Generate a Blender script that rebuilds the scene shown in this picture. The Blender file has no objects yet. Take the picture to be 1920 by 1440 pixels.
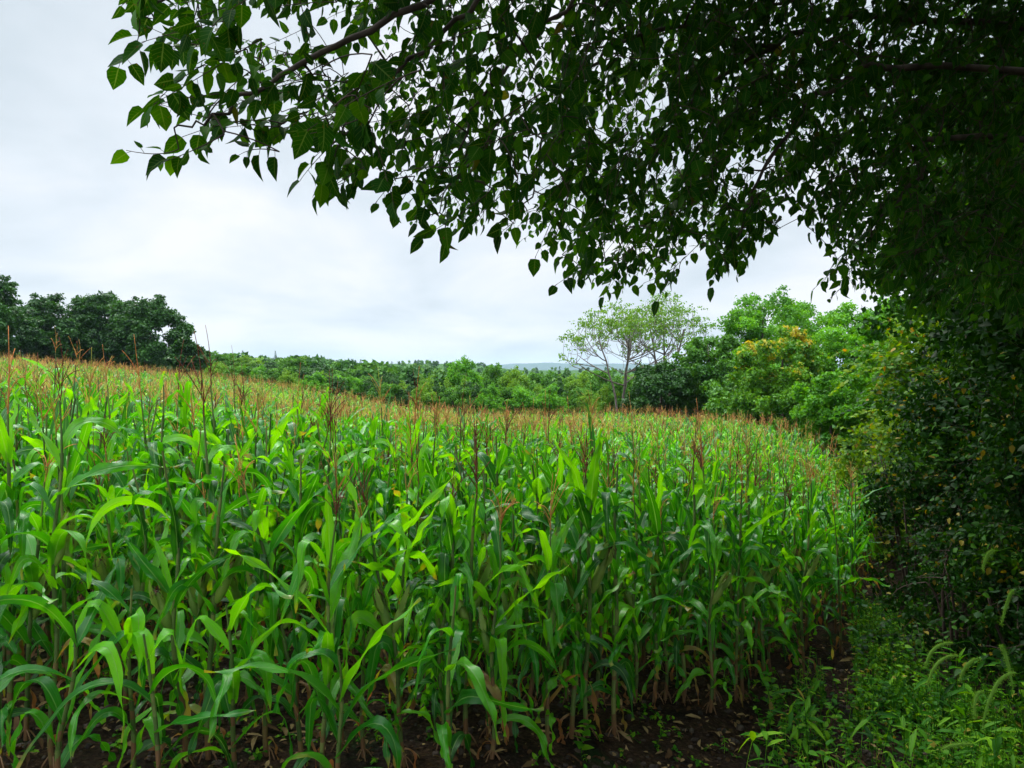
import bpy, math, random
import numpy as np
from mathutils import Vector
R = math.radians
rng = np.random.default_rng(11)
random.seed(11)
sc = bpy.context.scene
COL = sc.collection

# ------------------------------------------------------------------ camera, world, sun, exposure
F = 1333.0            # focal length in pixels of the 1920 wide photograph
CZ = 2.2              # eye height
HY = 700.0            # pixel row of the horizon
cam_d = bpy.data.cameras.new('camera')
cam_d.sensor_width = 36.0
cam_d.lens = 25.0
cam_d.clip_start = 0.05
cam_d.clip_end = 20000
cam = bpy.data.objects.new('camera', cam_d)
COL.objects.link(cam)
cam.location = (0, 0, CZ)
cam.rotation_euler = (R(90) - math.atan((720 - HY) / F), 0, 0)
sc.camera = cam

sc.view_settings.view_transform = 'Standard'
sc.view_settings.look = 'None'
sc.view_settings.exposure = 0.7
sc.view_settings.gamma = 1.0
try:
    sc.cycles.max_bounces = 7
    sc.cycles.diffuse_bounces = 4
    sc.cycles.glossy_bounces = 2
    sc.cycles.transmission_bounces = 5
    sc.cycles.volume_bounces = 0
    sc.cycles.transparent_max_bounces = 6
    sc.cycles.use_denoising = True
    sc.cycles.sample_clamp_indirect = 8
except Exception:
    pass

SUN_EL, SUN_AZ = R(52), R(-38)     # azimuth from +Y towards +X
w = bpy.data.worlds.new('World')
sc.world = w
w.use_nodes = True
nt = w.node_tree
nt.nodes.clear()
N, LK = nt.nodes.new, nt.links.new
wo = N('ShaderNodeOutputWorld')
bg = N('ShaderNodeBackground')
bg.inputs['Strength'].default_value = 0.1
sky = N('ShaderNodeTexSky')
sky.sky_type = 'NISHITA'
sky.sun_disc = False
sky.sun_elevation = SUN_EL
sky.sun_rotation = SUN_AZ
tc = N('ShaderNodeTexCoord')
sep = N('ShaderNodeSeparateXYZ')
LK(tc.outputs['Generated'], sep.inputs[0])
def mth(op, a, b=None, clamp=False):
    m = N('ShaderNodeMath')
    m.operation = op
    m.use_clamp = clamp
    for i, v in enumerate((a, b)):
        if v is None:
            continue
        if isinstance(v, (int, float)):
            m.inputs[i].default_value = v
        else:
            LK(v, m.inputs[i])
    return m.outputs[0]
zc = mth('MAXIMUM', sep.outputs['Z'], 0.0)
den = mth('ADD', zc, 0.27)
cx = mth('DIVIDE', sep.outputs['X'], den)
cy = mth('DIVIDE', sep.outputs['Y'], den)
comb = N('ShaderNodeCombineXYZ')
LK(cx, comb.inputs[0]); LK(cy, comb.inputs[1])
n1 = N('ShaderNodeTexNoise')
n1.inputs['Scale'].default_value = 1.25
n1.inputs['Detail'].default_value = 8
n1.inputs['Roughness'].default_value = 0.5
n1.inputs['Distortion'].default_value = 0.35
LK(comb.outputs[0], n1.inputs['Vector'])
ramp = N('ShaderNodeValToRGB')
cr = ramp.color_ramp
cr.elements[0].position = 0.37; cr.elements[0].color = (4.2, 4.7, 5.1, 1)
cr.elements[1].position = 0.62; cr.elements[1].color = (6.1, 6.15, 6.35, 1)
e = cr.elements.new(0.48); e.color = (5.0, 5.4, 5.8, 1)
LK(n1.outputs['Fac'], ramp.inputs[0])
gain = N('ShaderNodeMapRange')
gain.interpolation_type = 'SMOOTHSTEP'
gain.inputs['From Min'].default_value = 0.42
gain.inputs['From Max'].default_value = 0.95
gain.inputs['To Min'].default_value = 1.0
gain.inputs['To Max'].default_value = 5.6
LK(sep.outputs['Z'], gain.inputs['Value'])
vm = N('ShaderNodeVectorMath'); vm.operation = 'SCALE'
LK(ramp.outputs[0], vm.inputs[0]); LK(gain.outputs[0], vm.inputs['Scale'])
mixw = N('ShaderNodeMix'); mixw.data_type = 'RGBA'
mixw.inputs['Factor'].default_value = 0.97
LK(sky.outputs[0], mixw.inputs['A']); LK(vm.outputs[0], mixw.inputs['B'])
LK(mixw.outputs['Result'], bg.inputs['Color'])
LK(bg.outputs[0], wo.inputs[0])

sun_d = bpy.data.lights.new('sun', 'SUN')
sun_d.energy = 1.5
sun_d.angle = R(14)
sun_d.color = (1.0, 0.95, 0.86)
sun = bpy.data.objects.new('sun', sun_d)
COL.objects.link(sun)
sdir = Vector((math.sin(SUN_AZ) * math.cos(SUN_EL), math.cos(SUN_AZ) * math.cos(SUN_EL), math.sin(SUN_EL)))
sun.rotation_euler = sdir.to_track_quat('Z', 'Y').to_euler()
sun.location = (-20, 30, 40)

# ------------------------------------------------------------------ helpers
def P(px, py, d):
    """the point that lies d metres ahead on the sight line of a photo pixel"""
    return np.array([(px - 960) / F * d, d, CZ - (py - HY) / F * d])

def sstep(a, b, x):
    t = np.clip((np.asarray(x, float) - a) / (b - a), 0, 1)
    return t * t * (3 - 2 * t)

def ground(x, y):
    x = np.asarray(x, float); y = np.asarray(y, float)
    xc = np.clip(x, -34, 10)
    g = np.where(xc < 0, -0.086 * xc, -(0.162 - 0.07 * sstep(8, 22, y)) * xc) + .32 * sstep(12, 24, y) * sstep(0, 6, x)
    yc = np.clip(y, -5, 46)
    g = g - 0.026 * yc
    g = g - 0.75 * sstep(10, 27, y) * np.exp(-((x + 4.) / 7.5) ** 2) * sstep(75, 50, y)
    # beyond the field the land dips and then climbs again
    g = g - sstep(50, 110, y) * (1.2 + 1.2 * sstep(-30, 10, x)) * (1 - 0.6 * sstep(-10, -60, x))
    g = g + sstep(150, 620, y) * 9
    # low bank under the hedgerow on the right
    edge = 0.15 + 0.50 * np.clip(y, 3, 60)
    g = g + 0.25 * sstep(0.3, 2.2, x - edge) * sstep(60, 30, y)
    g = g + 0.025 * np.sin(x * 2.3 + 1) * np.sin(y * 1.9) + 0.012 * np.sin(x * 7.1 + y * 3) * np.cos(y * 6.3 - x * 2) * sstep(30, 10, np.abs(y))
    return g

class MB:
    def __init__(s):
        s.V, s.T, s.D, s.n = [], [], [], 0
    def add(s, v, t, d):
        v = np.asarray(v, float).reshape(-1, 3)
        d = np.asarray(d, float)
        if d.ndim == 1:
            d = np.tile(d, (len(v), 1))
        s.V.append(v); s.T.append(np.asarray(t, int).reshape(-1, 3) + s.n); s.D.append(d)
        s.n += len(v)
    def inst(s, tm, pos, rot, scale, rnd, a=None):
        """copies of the template tm = (v, t, d) at pos with rotation matrices rot"""
        tv, tt, td = tm
        k, nv = len(pos), len(tv)
        if k == 0:
            return
        scale = np.asarray(scale, float)
        if scale.ndim == 0:
            scale = np.full(k, float(scale))
        sc3 = scale[:, None] * np.ones((1, 3)) if scale.ndim == 1 else scale
        v = np.einsum('kij,kvj->kvi', rot, tv[None] * sc3[:, None, :]) + pos[:, None, :]
        d = np.tile(td[None], (k, 1, 1))
        d[:, :, 0] = np.asarray(rnd)[:, None]
        if a is not None:
            d[:, :, 3] = np.asarray(a)[:, None]
        t = tt[None] + (np.arange(k) * nv)[:, None, None]
        s.V.append(v.reshape(-1, 3)); s.T.append(t.reshape(-1, 3) + s.n); s.D.append(d.reshape(-1, 4))
        s.n += k * nv
    def merged(s):
        return np.concatenate(s.V), np.concatenate(s.T), np.concatenate(s.D)
    def build(s, name, mat, parent=None, smooth=True):
        v, t, d = s.merged()
        me = bpy.data.meshes.new(name)
        me.vertices.add(len(v)); me.vertices.foreach_set('co', v.astype(np.float32).ravel())
        me.loops.add(len(t) * 3); me.loops.foreach_set('vertex_index', t.astype(np.int32).ravel())
        me.polygons.add(len(t))
        me.polygons.foreach_set('loop_start', np.arange(0, len(t) * 3, 3, dtype=np.int32))
        me.polygons.foreach_set('use_smooth', np.full(len(t), smooth))
        me.update(calc_edges=True)
        at = me.attributes.new('leafdata', 'FLOAT_COLOR', 'POINT')
        at.data.foreach_set('color', d.astype(np.float32).ravel())
        me.materials.append(mat)
        o = bpy.data.objects.new(name, me)
        COL.objects.link(o)
        if parent is not None:
            o.parent = parent
        return o

def tag(o, label=None, cat=None, group=None, kind=None):
    if label: o['label'] = label
    if cat: o['category'] = cat
    if group: o['group'] = group
    if kind: o['kind'] = kind
    return o

def empty(name, loc, rz=0.0, label=None, cat=None, group=None):
    o = bpy.data.objects.new(name, None)
    o.empty_display_size = 0.2
    o.location = [float(c) for c in loc]
    o.rotation_euler = (0, 0, rz)
    COL.objects.link(o)
    return tag(o, label, cat, group)

def copy_tree(root, loc, rz=0.0, scale=1.0, label=None, group=None):
    r = root.copy(); COL.objects.link(r)
    r.location = [float(c) for c in loc]; r.rotation_euler = (0, 0, rz)
    r.scale = (scale, scale, scale) if np.isscalar(scale) else scale
    if label: r['label'] = label
    if group: r['group'] = group
    for ch in list(root.children):
        c = ch.copy(); COL.objects.link(c); c.parent = r
        for g in list(ch.children):
            d = g.copy(); COL.objects.link(d); d.parent = c
    return r

def nrm(v):
    v = np.asarray(v, float)
    return v / (np.linalg.norm(v, axis=-1, keepdims=True) + 1e-9)

def frames(axis, normal_hint):
    """matrices with columns x = side, y = axis, z = normal"""
    y = nrm(axis)
    x = nrm(np.cross(y, normal_hint))
    z = np.cross(x, y)
    return np.stack([x, y, z], axis=-1)

def tube(mb, pts, rad, sides=6, rnd=0.5, a=0.0, cap=True):
    pts = np.asarray(pts, float); n = len(pts)
    rad = np.broadcast_to(np.asarray(rad, float), (n,))
    tan = nrm(np.gradient(pts, axis=0))
    ref = np.array([0.31, 0.9, 0.12]) if abs(tan[0][2]) > 0.6 else np.array([0.05, 0.1, 1.0])
    s1 = nrm(np.cross(tan, ref)); s2 = np.cross(tan, s1)
    an = np.linspace(0, 2 * math.pi, sides, endpoint=False)
    ring = (s1[:, None] * np.cos(an)[None, :, None] + s2[:, None] * np.sin(an)[None, :, None]) * rad[:, None, None] + pts[:, None]
    v = ring.reshape(-1, 3)
    t = []
    for i in range(n - 1):
        for j in range(sides):
            a0, a1 = i * sides + j, i * sides + (j + 1) % sides
            t += [(a0, a1, a1 + sides), (a0, a1 + sides, a0 + sides)]
    if cap:
        v = np.concatenate([v, pts[-1:]])
        for j in range(sides):
            t.append(((n - 1) * sides + j, (n - 1) * sides + (j + 1) % sides, n * sides))
    al = np.repeat(np.linspace(0, 1, n), sides)
    if cap: al = np.append(al, 1.0)
    d = np.zeros((len(v), 4)); d[:, 0] = rnd; d[:, 2] = al; d[:, 3] = a
    mb.add(v, t, d)

def curve(p0, p1, p2=None, n=6, bulge=None):
    p0, p1 = np.asarray(p0, float), np.asarray(p1, float)
    s = np.linspace(0, 1, n)[:, None]
    if p2 is None:
        m = (p0 + p1) / 2 + (bulge if bulge is not None else 0)
        return (1 - s) ** 2 * p0 + 2 * s * (1 - s) * m + s ** 2 * p1
    return (1 - s) ** 2 * p0 + 2 * s * (1 - s) * p1 + s ** 2 * np.asarray(p2, float)

def poly_smooth(pts, n):
    """Catmull-Rom through the points"""
    pts = np.asarray(pts, float)
    q = np.concatenate([pts[:1] * 2 - pts[1:2], pts, pts[-1:] * 2 - pts[-2:-1]])
    out = []
    for i in range(1, len(q) - 2):
        for u in np.linspace(0, 1, n, endpoint=False):
            out.append(0.5 * (2 * q[i] + (q[i + 1] - q[i - 1]) * u + (2 * q[i - 1] - 5 * q[i] + 4 * q[i + 1] - q[i + 2]) * u * u + (-q[i - 1] + 3 * q[i] - 3 * q[i + 1] + q[i + 2]) * u ** 3))
    out.append(pts[-1])
    return np.array(out)

# ------------------------------------------------------------------ leaf templates (y = length 1, x = width, z = normal)
def leaf_template(width=0.62, st=(0, .12, .32, .58, .82, 1), ws=(0, .72, 1.0, .82, .36, 0), fold=0.14, droop=0.18, heart=0.0):
    v, d, t = [], [], []
    idx = []
    for s_, w_ in zip(st, ws):
        zc_ = -droop * s_ * s_
        if w_ == 0:
            v.append((0, s_, zc_)); d.append((0, .5, s_, 0)); idx.append((len(v) - 1,))
        else:
            h = width / 2 * w_
            yb = s_ - (heart if s_ < .2 else 0)
            v += [(-h, yb, zc_ + fold * h * 2), (0, s_, zc_), (h, yb, zc_ + fold * h * 2)]
            d += [(0, 0, s_, 0), (0, .5, s_, 0), (0, 1, s_, 0)]
            idx.append((len(v) - 3, len(v) - 2, len(v) - 1))
    for a, b in zip(idx[:-1], idx[1:]):
        if len(a) == 1:
            t += [(a[0], b[1], b[0]), (a[0], b[2], b[1])]
        elif len(b) == 1:
            t += [(a[0], a[1], b[0]), (a[1], a[2], b[0])]
        else:
            t += [(a[0], a[1], b[1]), (a[0], b[1], b[0]), (a[1], a[2], b[2]), (a[1], b[2], b[1])]
    return np.array(v, float), np.array(t, int), np.array(d, float)

LEAF = leaf_template(0.66, heart=0.07)
LEAF_B = leaf_template(0.56, fold=0.3, droop=0.4, heart=0.04)
LEAF_C = leaf_template(0.74, fold=-0.1, droop=0.05, heart=0.09)
SMALL = leaf_template(0.6, st=(0, .3, .7, 1), ws=(0, 1, .75, 0), fold=.2, droop=.2)
CARD = leaf_template(0.7, st=(0, .45, 1), ws=(0, 1, 0), fold=.25, droop=.15)
NARROW = leaf_template(0.22, st=(0, .35, .7, 1), ws=(0, 1, .7, 0), fold=.2, droop=.25)

# ------------------------------------------------------------------ materials
def new_mat(name):
    m = bpy.data.materials.new(name); m.use_nodes = True
    t = m.node_tree; t.nodes.clear()
    return m, t, t.nodes.new, t.links.new

def ramp_node(t, stops):
    r = t.nodes.new('ShaderNodeValToRGB')
    r.color_ramp.elements[0].position = stops[0][0]; r.color_ramp.elements[0].color = (*stops[0][1], 1)
    r.color_ramp.elements[1].position = stops[-1][0]; r.color_ramp.elements[1].color = (*stops[-1][1], 1)
    for p, c in stops[1:-1]:
        e = r.color_ramp.elements.new(p); e.color = (*c, 1)
    return r

def leaf_material(name, stops, trans=0.35, tcol=1.6, rough=0.45, spec=0.4, vein=None, patch=None, patch_scale=0.8, patch_at=0.6, patch_z=(0., 1.), noise_scale=3.0, dry=None):
    m, t, N, LK = new_mat(name)
    out = N('ShaderNodeOutputMaterial')
    at = N('ShaderNodeAttribute'); at.attribute_name = 'leafdata'
    sp = N('ShaderNodeSeparateColor'); LK(at.outputs['Color'], sp.inputs[0])
    geo = N('ShaderNodeTexCoord')
    nz = N('ShaderNodeTexNoise'); nz.inputs['Scale'].default_value = noise_scale; nz.inputs['Detail'].default_value = 3
    LK(geo.outputs['Object'], nz.inputs['Vector'])
    ad = N('ShaderNodeMath'); ad.operation = 'MULTIPLY_ADD'
    LK(nz.outputs['Fac'], ad.inputs[0]); ad.inputs[1].default_value = 0.7
    sb = N('ShaderNodeMath'); sb.operation = 'MULTIPLY_ADD'
    LK(sp.outputs['Red'], sb.inputs[0]); sb.inputs[1].default_value = 0.75; sb.inputs[2].default_value = -0.22
    LK(sb.outputs[0], ad.inputs[2])
    rp = ramp_node(t, stops); LK(ad.outputs[0], rp.inputs[0])
    col = rp.outputs[0]
    def mix(fac, a, b):
        x = N('ShaderNodeMix'); x.data_type = 'RGBA'
        if isinstance(fac, float): x.inputs['Factor'].default_value = fac
        else: LK(fac, x.inputs['Factor'])
        for k, v in (('A', a), ('B', b)):
            if isinstance(v, tuple): x.inputs[k].default_value = (*v, 1)
            else: LK(v, x.inputs[k])
        return x.outputs['Result']
    def mp(val, a, b, c=0., d=1.):
        x = N('ShaderNodeMapRange'); LK(val, x.inputs[0])
        for i, q in zip((1, 2, 3, 4), (a, b, c, d)): x.inputs[i].default_value = q
        return x.outputs[0]
    def op(o_, a, b):
        x = N('ShaderNodeMath'); x.operation = o_
        for i, v in enumerate((a, b)):
            if isinstance(v, (int, float)): x.inputs[i].default_value = v
            else: LK(v, x.inputs[i])
        return x.outputs[0]
    bump_h = None
    if patch is not None:      # a patch of turned leaves
        n2 = N('ShaderNodeTexNoise'); n2.inputs['Scale'].default_value = patch_scale; n2.inputs['Detail'].default_value = 2
        LK(geo.outputs['Object'], n2.inputs['Vector'])
        s2 = op('ADD', n2.outputs['Fac'], op('MULTIPLY', sp.outputs['Red'], 0.34))
        sz = N('ShaderNodeSeparateXYZ'); LK(geo.outputs['Object'], sz.inputs[0])
        s2 = op('ADD', s2, mp(sz.outputs['Z'], patch_z[0], patch_z[1], -.16, .1))
        col = mix(mp(s2, patch_at, patch_at + 0.12), col, patch)
    if vein == 'corn':
        c = op('ABSOLUTE', op('SUBTRACT', sp.outputs['Green'], 0.5), 0)
        c.node.operation = 'ABSOLUTE'
        st = N('ShaderNodeTexNoise'); st.noise_dimensions = '2D'
        cb = N('ShaderNodeCombineXYZ'); LK(op('MULTIPLY', sp.outputs['Green'], 22.0), cb.inputs[0]); LK(op('ADD', op('MULTIPLY', sp.outputs['Blue'], 1.2), op('MULTIPLY', sp.outputs['Red'], 40.)), cb.inputs[1])
        LK(cb.outputs[0], st.inputs['Vector']); st.inputs['Scale'].default_value = 1.0; st.inputs['Detail'].default_value = 2
        strp = mp(st.outputs['Fac'], 0.45, 0.72)
        col = mix(op('MULTIPLY', strp, 0.3), col, (0.09, 0.28, 0.05))
        col = mix(mp(c, 0.055, 0.02, 0., 0.6), col, (0.20, 0.38, 0.10))
        bump_h = op('ADD', st.outputs['Fac'], mp(c, 0.1, 0.02, 0, 2.))
        # yellowing and browning: dry leaves, scorched tips and edges
        n3 = N('ShaderNodeTexNoise'); n3.inputs['Scale'].default_value = 9.0; n3.inputs['Detail'].default_value = 4
        LK(geo.outputs['Object'], n3.inputs['Vector'])
        tip = op('ADD', op('MULTIPLY', at.outputs['Alpha'], 1.25), mp(sp.outputs['Blue'], 0.72, 1.02, 0., 0.46))
        tip = op('ADD', tip, op('MULTIPLY', op('SUBTRACT', n3.outputs['Fac'], 0.5), 0.75))
        col = mix(mp(tip, 0.34, 0.52), col, (0.30, 0.27, 0.045))
        col = mix(mp(tip, 0.55, 0.8), col, (0.26, 0.135, 0.05))
    elif vein == 'broad':
        c = N('ShaderNodeMath'); c.operation = 'ABSOLUTE'; LK(op('SUBTRACT', sp.outputs['Green'], 0.5), c.inputs[0]); c = c.outputs[0]
        ph = op('SUBTRACT', op('MULTIPLY', sp.outputs['Blue'], 7.0), op('MULTIPLY', c, 3.2))
        fr = N('ShaderNodeMath'); fr.operation = 'PINGPONG'; LK(ph, fr.inputs[0]); fr.inputs[1].default_value = 0.5
        side = mp(fr.outputs[0], 0.08, 0.02, 0., 0.4)
        mid = mp(c, 0.05, 0.02, 0., 0.6)
        col = mix(op('MAXIMUM', side, mid), col, (0.13, 0.21, 0.05))
        sp3 = N('ShaderNodeTexNoise'); sp3.inputs['Scale'].default_value = 70.; LK(geo.outputs['Object'], sp3.inputs['Vector'])
        col = mix(mp(sp3.outputs['Fac'], 0.69, 0.73, 0., 0.8), col, (0.12, 0.07, 0.02))
    if dry is not None:
        col = mix(mp(at.outputs['Alpha'], 0.4, 0.6), col, dry)
    pb = N('ShaderNodeBsdfPrincipled')
    LK(col, pb.inputs['Base Color']); pb.inputs['Roughness'].default_value = rough
    pb.inputs['Specular IOR Level'].default_value = spec
    if bump_h is not None:
        bm = N('ShaderNodeBump'); bm.inputs['Strength'].default_value = 0.35; bm.inputs['Distance'].default_value = 0.004
        LK(bump_h, bm.inputs['Height']); LK(bm.outputs[0], pb.inputs['Normal'])
    tr = N('ShaderNodeBsdfTranslucent')
    hs = N('ShaderNodeHueSaturation'); hs.inputs['Hue'].default_value = 0.478; hs.inputs['Saturation'].default_value = 1.15; hs.inputs['Value'].default_value = tcol
    LK(col, hs.inputs['Color']); LK(hs.outputs[0], tr.inputs['Color'])
    ms = N('ShaderNodeMixShader'); ms.inputs[0].default_value = trans
    LK(pb.outputs[0], ms.inputs[1]); LK(tr.outputs[0], ms.inputs[2]); LK(ms.outputs[0], out.inputs[0])
    return m

def bark_material(name, c1, c2, scale=12.0, rough=0.85, dist=0.01):
    m, t, N, LK = new_mat(name)
    out = N('ShaderNodeOutputMaterial'); pb = N('ShaderNodeBsdfPrincipled')
    tcn = N('ShaderNodeTexCoord'); mp = N('ShaderNodeMapping'); mp.inputs['Scale'].default_value = (1, 1, 0.25)
    LK(tcn.outputs['Object'], mp.inputs[0])
    nz = N('ShaderNodeTexNoise'); nz.inputs['Scale'].default_value = scale; nz.inputs['Detail'].default_value = 5
    LK(mp.outputs[0], nz.inputs['Vector'])
    rp = ramp_node(t, [(0.35, c1), (0.65, c2)]); LK(nz.outputs['Fac'], rp.inputs[0])
    LK(rp.outputs[0], pb.inputs['Base Color']); pb.inputs['Roughness'].default_value = rough
    bm = N('ShaderNodeBump'); bm.inputs['Distance'].default_value = dist; LK(nz.outputs['Fac'], bm.inputs['Height']); LK(bm.outputs[0], pb.inputs['Normal'])
    LK(pb.outputs[0], out.inputs[0])
    return m

def soil_material():
    m, t, N, LK = new_mat('soil')
    out = N('ShaderNodeOutputMaterial'); pb = N('ShaderNodeBsdfPrincipled'); pb.inputs['Roughness'].default_value = 0.95
    pb.inputs['Specular IOR Level'].default_value = 0.15
    tcn = N('ShaderNodeTexCoord')
    n1 = N('ShaderNodeTexNoise'); n1.inputs['Scale'].default_value = 1.3; n1.inputs['Detail'].default_value = 8; n1.inputs['Roughness'].default_value = .65
    n2 = N('ShaderNodeTexNoise'); n2.inputs['Scale'].default_value = 38; n2.inputs['Detail'].default_value = 6; n2.inputs['Roughness'].default_value = .7
    vo = N('ShaderNodeTexVoronoi'); vo.inputs['Scale'].default_value = 26
    for q in (n1, n2, vo): LK(tcn.outputs['Object'], q.inputs['Vector'])
    r1 = ramp_node(t, [(0.3, (0.009, 0.006, 0.004)), (0.5, (0.022, 0.014, 0.008)), (0.72, (0.06, 0.042, 0.024))]); LK(n2.outputs['Fac'], r1.inputs[0])
    r0 = ramp_node(t, [(0.4, (0.7, 0.7, 0.7)), (0.6, (1.9, 1.7, 1.5))]); n0 = N('ShaderNodeTexNoise'); n0.inputs['Scale'].default_value = 3.1; n0.inputs['Detail'].default_value = 6; LK(tcn.outputs['Object'], n0.inputs['Vector']); LK(n0.outputs['Fac'], r0.inputs[0])
    mu = N('ShaderNodeMix'); mu.data_type = 'RGBA'; mu.blend_type = 'MULTIPLY'; mu.inputs['Factor'].default_value = 1.; LK(r1.outputs[0], mu.inputs['A']); LK(r0.outputs[0], mu.inputs['B'])
    r2 = ramp_node(t, [(0.56, (0, 0, 0)), (0.66, (1, 1, 1))]); LK(n1.outputs['Fac'], r2.inputs[0])
    mx = N('ShaderNodeMix'); mx.data_type = 'RGBA'; LK(r2.outputs[0], mx.inputs['Factor']); LK(mu.outputs['Result'], mx.inputs['A']); mx.inputs['B'].default_value = (0.012, 0.032, 0.006, 1)
    # far land turns to grass
    sx = N('ShaderNodeSeparateXYZ'); LK(tcn.outputs['Object'], sx.inputs[0])
    mr = N('ShaderNodeMapRange'); LK(sx.outputs['Y'], mr.inputs[0]); mr.inputs[1].default_value = 46; mr.inputs[2].default_value = 52
    m2 = N('ShaderNodeMix'); m2.data_type = 'RGBA'; LK(mr.outputs[0], m2.inputs['Factor']); LK(mx.outputs['Result'], m2.inputs['A']); m2.inputs['B'].default_value = (0.03, 0.09, 0.012, 1)
    LK(m2.outputs['Result'], pb.inputs['Base Color'])
    ad = N('ShaderNodeMath'); ad.operation = 'MULTIPLY_ADD'; LK(vo.outputs['Distance'], ad.inputs[0]); ad.inputs[1].default_value = 0.8; LK(n2.outputs['Fac'], ad.inputs[2])
    bm = N('ShaderNodeBump'); bm.inputs['Strength'].default_value = 1; bm.inputs['Distance'].default_value = 0.05; LK(ad.outputs[0], bm.inputs['Height']); LK(bm.outputs[0], pb.inputs['Normal'])
    LK(pb.outputs[0], out.inputs[0])
    return m

M = {}
M['soil'] = soil_material()
M['corn'] = leaf_material('corn_leaf', [(0.12, (0.003, 0.05, 0.004)), (0.45, (0.012, 0.20, 0.004)), (0.8, (0.14, 0.50, 0.006))], trans=0.41, tcol=2.0, rough=0.33, spec=0.5, vein='corn', noise_scale=1.2)
M['stalk'] = leaf_material('corn_stalk', [(0.1, (0.05, 0.09, 0.02)), (0.6, (0.11, 0.17, 0.04)), (0.9, (0.2, 0.22, 0.06))], trans=0.0, rough=0.5, dry=(0.16, 0.085, 0.035))
M['tassel'] = leaf_material('corn_tassel', [(0.1, (0.55, 0.20, 0.07)), (0.5, (0.64, 0.32, 0.11)), (0.85, (0.38, 0.44, 0.08))], trans=0.2, tcol=1.2, rough=0.8, spec=0.1, dry=(0.2, 0.07, 0.045))
M['husk'] = leaf_material('corn_husk', [(0.1, (0.11, 0.22, 0.03)), (0.9, (0.24, 0.34, 0.06))], trans=0.15, rough=0.5, noise_scale=14, dry=(0.5, 0.27, 0.05))
M['silk'] = bark_material('corn_silk', (0.05, 0.018, 0.012), (0.16, 0.06, 0.03), 60)
M['canopy'] = leaf_material('canopy_leaf', [(0.1, (0.004, 0.034, 0.002)), (0.55, (0.010, 0.075, 0.003)), (0.92, (0.05, 0.19, 0.006))], trans=0.33, tcol=2.0, rough=0.6, spec=0.07, vein='broad', dry=(0.13, 0.07, 0.02))
M['bark'] = bark_material('bark', (0.035, 0.025, 0.018), (0.11, 0.085, 0.065))
M['bark_pale'] = bark_material('bark_pale', (0.07, 0.055, 0.045), (0.2, 0.17, 0.14))
M['twig'] = bark_material('twig', (0.03, 0.018, 0.014), (0.075, 0.045, 0.03), 30)
M['shrub'] = leaf_material('shrub_leaf', [(0.1, (0.003, 0.02, 0.002)), (0.6, (0.01, 0.055, 0.004)), (0.95, (0.06, 0.19, 0.009))], trans=0.3, tcol=1.5, rough=0.5, spec=0.12, noise_scale=1.0, dry=(0.24, 0.2, 0.03))  # greens set extra dark: the hedge's deep shade is put into the leaf colour
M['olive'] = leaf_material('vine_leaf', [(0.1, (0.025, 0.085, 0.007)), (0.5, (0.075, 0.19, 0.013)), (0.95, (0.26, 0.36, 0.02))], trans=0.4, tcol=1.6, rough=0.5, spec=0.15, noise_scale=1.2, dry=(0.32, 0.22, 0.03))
M['dark_tree'] = leaf_material('dark_tree_leaf', [(0.1, (0.008, 0.05, 0.005)), (0.9, (0.04, 0.15, 0.012))], trans=0.25, tcol=1.4, rough=0.5, noise_scale=0.4)
M['bright_tree'] = leaf_material('bright_tree_leaf', [(0.1, (0.03, 0.16, 0.007)), (0.85, (0.13, 0.40, 0.014))], trans=0.38, tcol=1.6, rough=0.5, noise_scale=0.5)
M['yellow_tree'] = leaf_material('yellow_tree_leaf', [(0.1, (0.03, 0.15, 0.008)), (0.85, (0.15, 0.38, 0.016))], trans=0.38, tcol=1.5, rough=0.5, patch=(0.50, 0.42, 0.03), patch_scale=2.2, patch_at=0.77, patch_z=(2.2, 5.0))
M['airy_tree'] = leaf_material('airy_tree_leaf', [(0.1, (0.04, 0.15, 0.012)), (0.9, (0.16, 0.33, 0.02))], trans=0.4, tcol=1.5, rough=0.55)
M['lime_tree'] = leaf_material('lime_tree_leaf', [(0.1, (0.06, 0.2, 0.01)), (0.9, (0.2, 0.38, 0.02))], trans=0.35, tcol=1.4, rough=0.55, noise_scale=0.4)
M['mid_tree'] = leaf_material('mid_tree_leaf', [(0.1, (0.022, 0.11, 0.007)), (0.85, (0.10, 0.30, 0.014))], trans=0.3, tcol=1.4, rough=0.55, noise_scale=0.3)
M['pine'] = leaf_material('pine_needles', [(0.1, (0.018, 0.06, 0.022)), (0.9, (0.05, 0.12, 0.035))], trans=0.15, tcol=1.2, rough=0.6, noise_scale=0.3)
M['woods'] = leaf_material('woods_leaf', [(0.1, (0.014, 0.07, 0.008)), (0.5, (0.045, 0.17, 0.012)), (0.9, (0.15, 0.32, 0.018))], trans=0.25, tcol=1.3, rough=0.6, noise_scale=0.02)
M['hill_woods'] = leaf_material('hill_woods', [(0.1, (0.015, 0.04, 0.02)), (0.9, (0.035, 0.075, 0.03))], trans=0., rough=0.9, spec=0., noise_scale=0.02)
M['clod'] = bark_material('clod', (0.014, 0.009, 0.006), (0.055, 0.038, 0.024), 9.)
M['weed'] = leaf_material('weed_leaf', [(0.1, (0.008, 0.06, 0.003)), (0.5, (0.04, 0.19, 0.006)), (0.85, (0.19, 0.42, 0.015))], trans=0.4, tcol=1.8, rough=0.55, spec=0.15, noise_scale=2.0, dry=(0.35, 0.3, 0.05))
M['litter'] = leaf_material('litter_leaf', [(0.1, (0.02, 0.012, 0.006)), (0.5, (0.08, 0.045, 0.02)), (0.85, (0.28, 0.2, 0.09))], trans=0.1, rough=0.8, spec=0.1)
M['seed'] = leaf_material('seed_head', [(0.1, (0.10, 0.30, 0.02)), (0.9, (0.26, 0.46, 0.06))], trans=0.4, tcol=1.5, rough=0.7)

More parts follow.
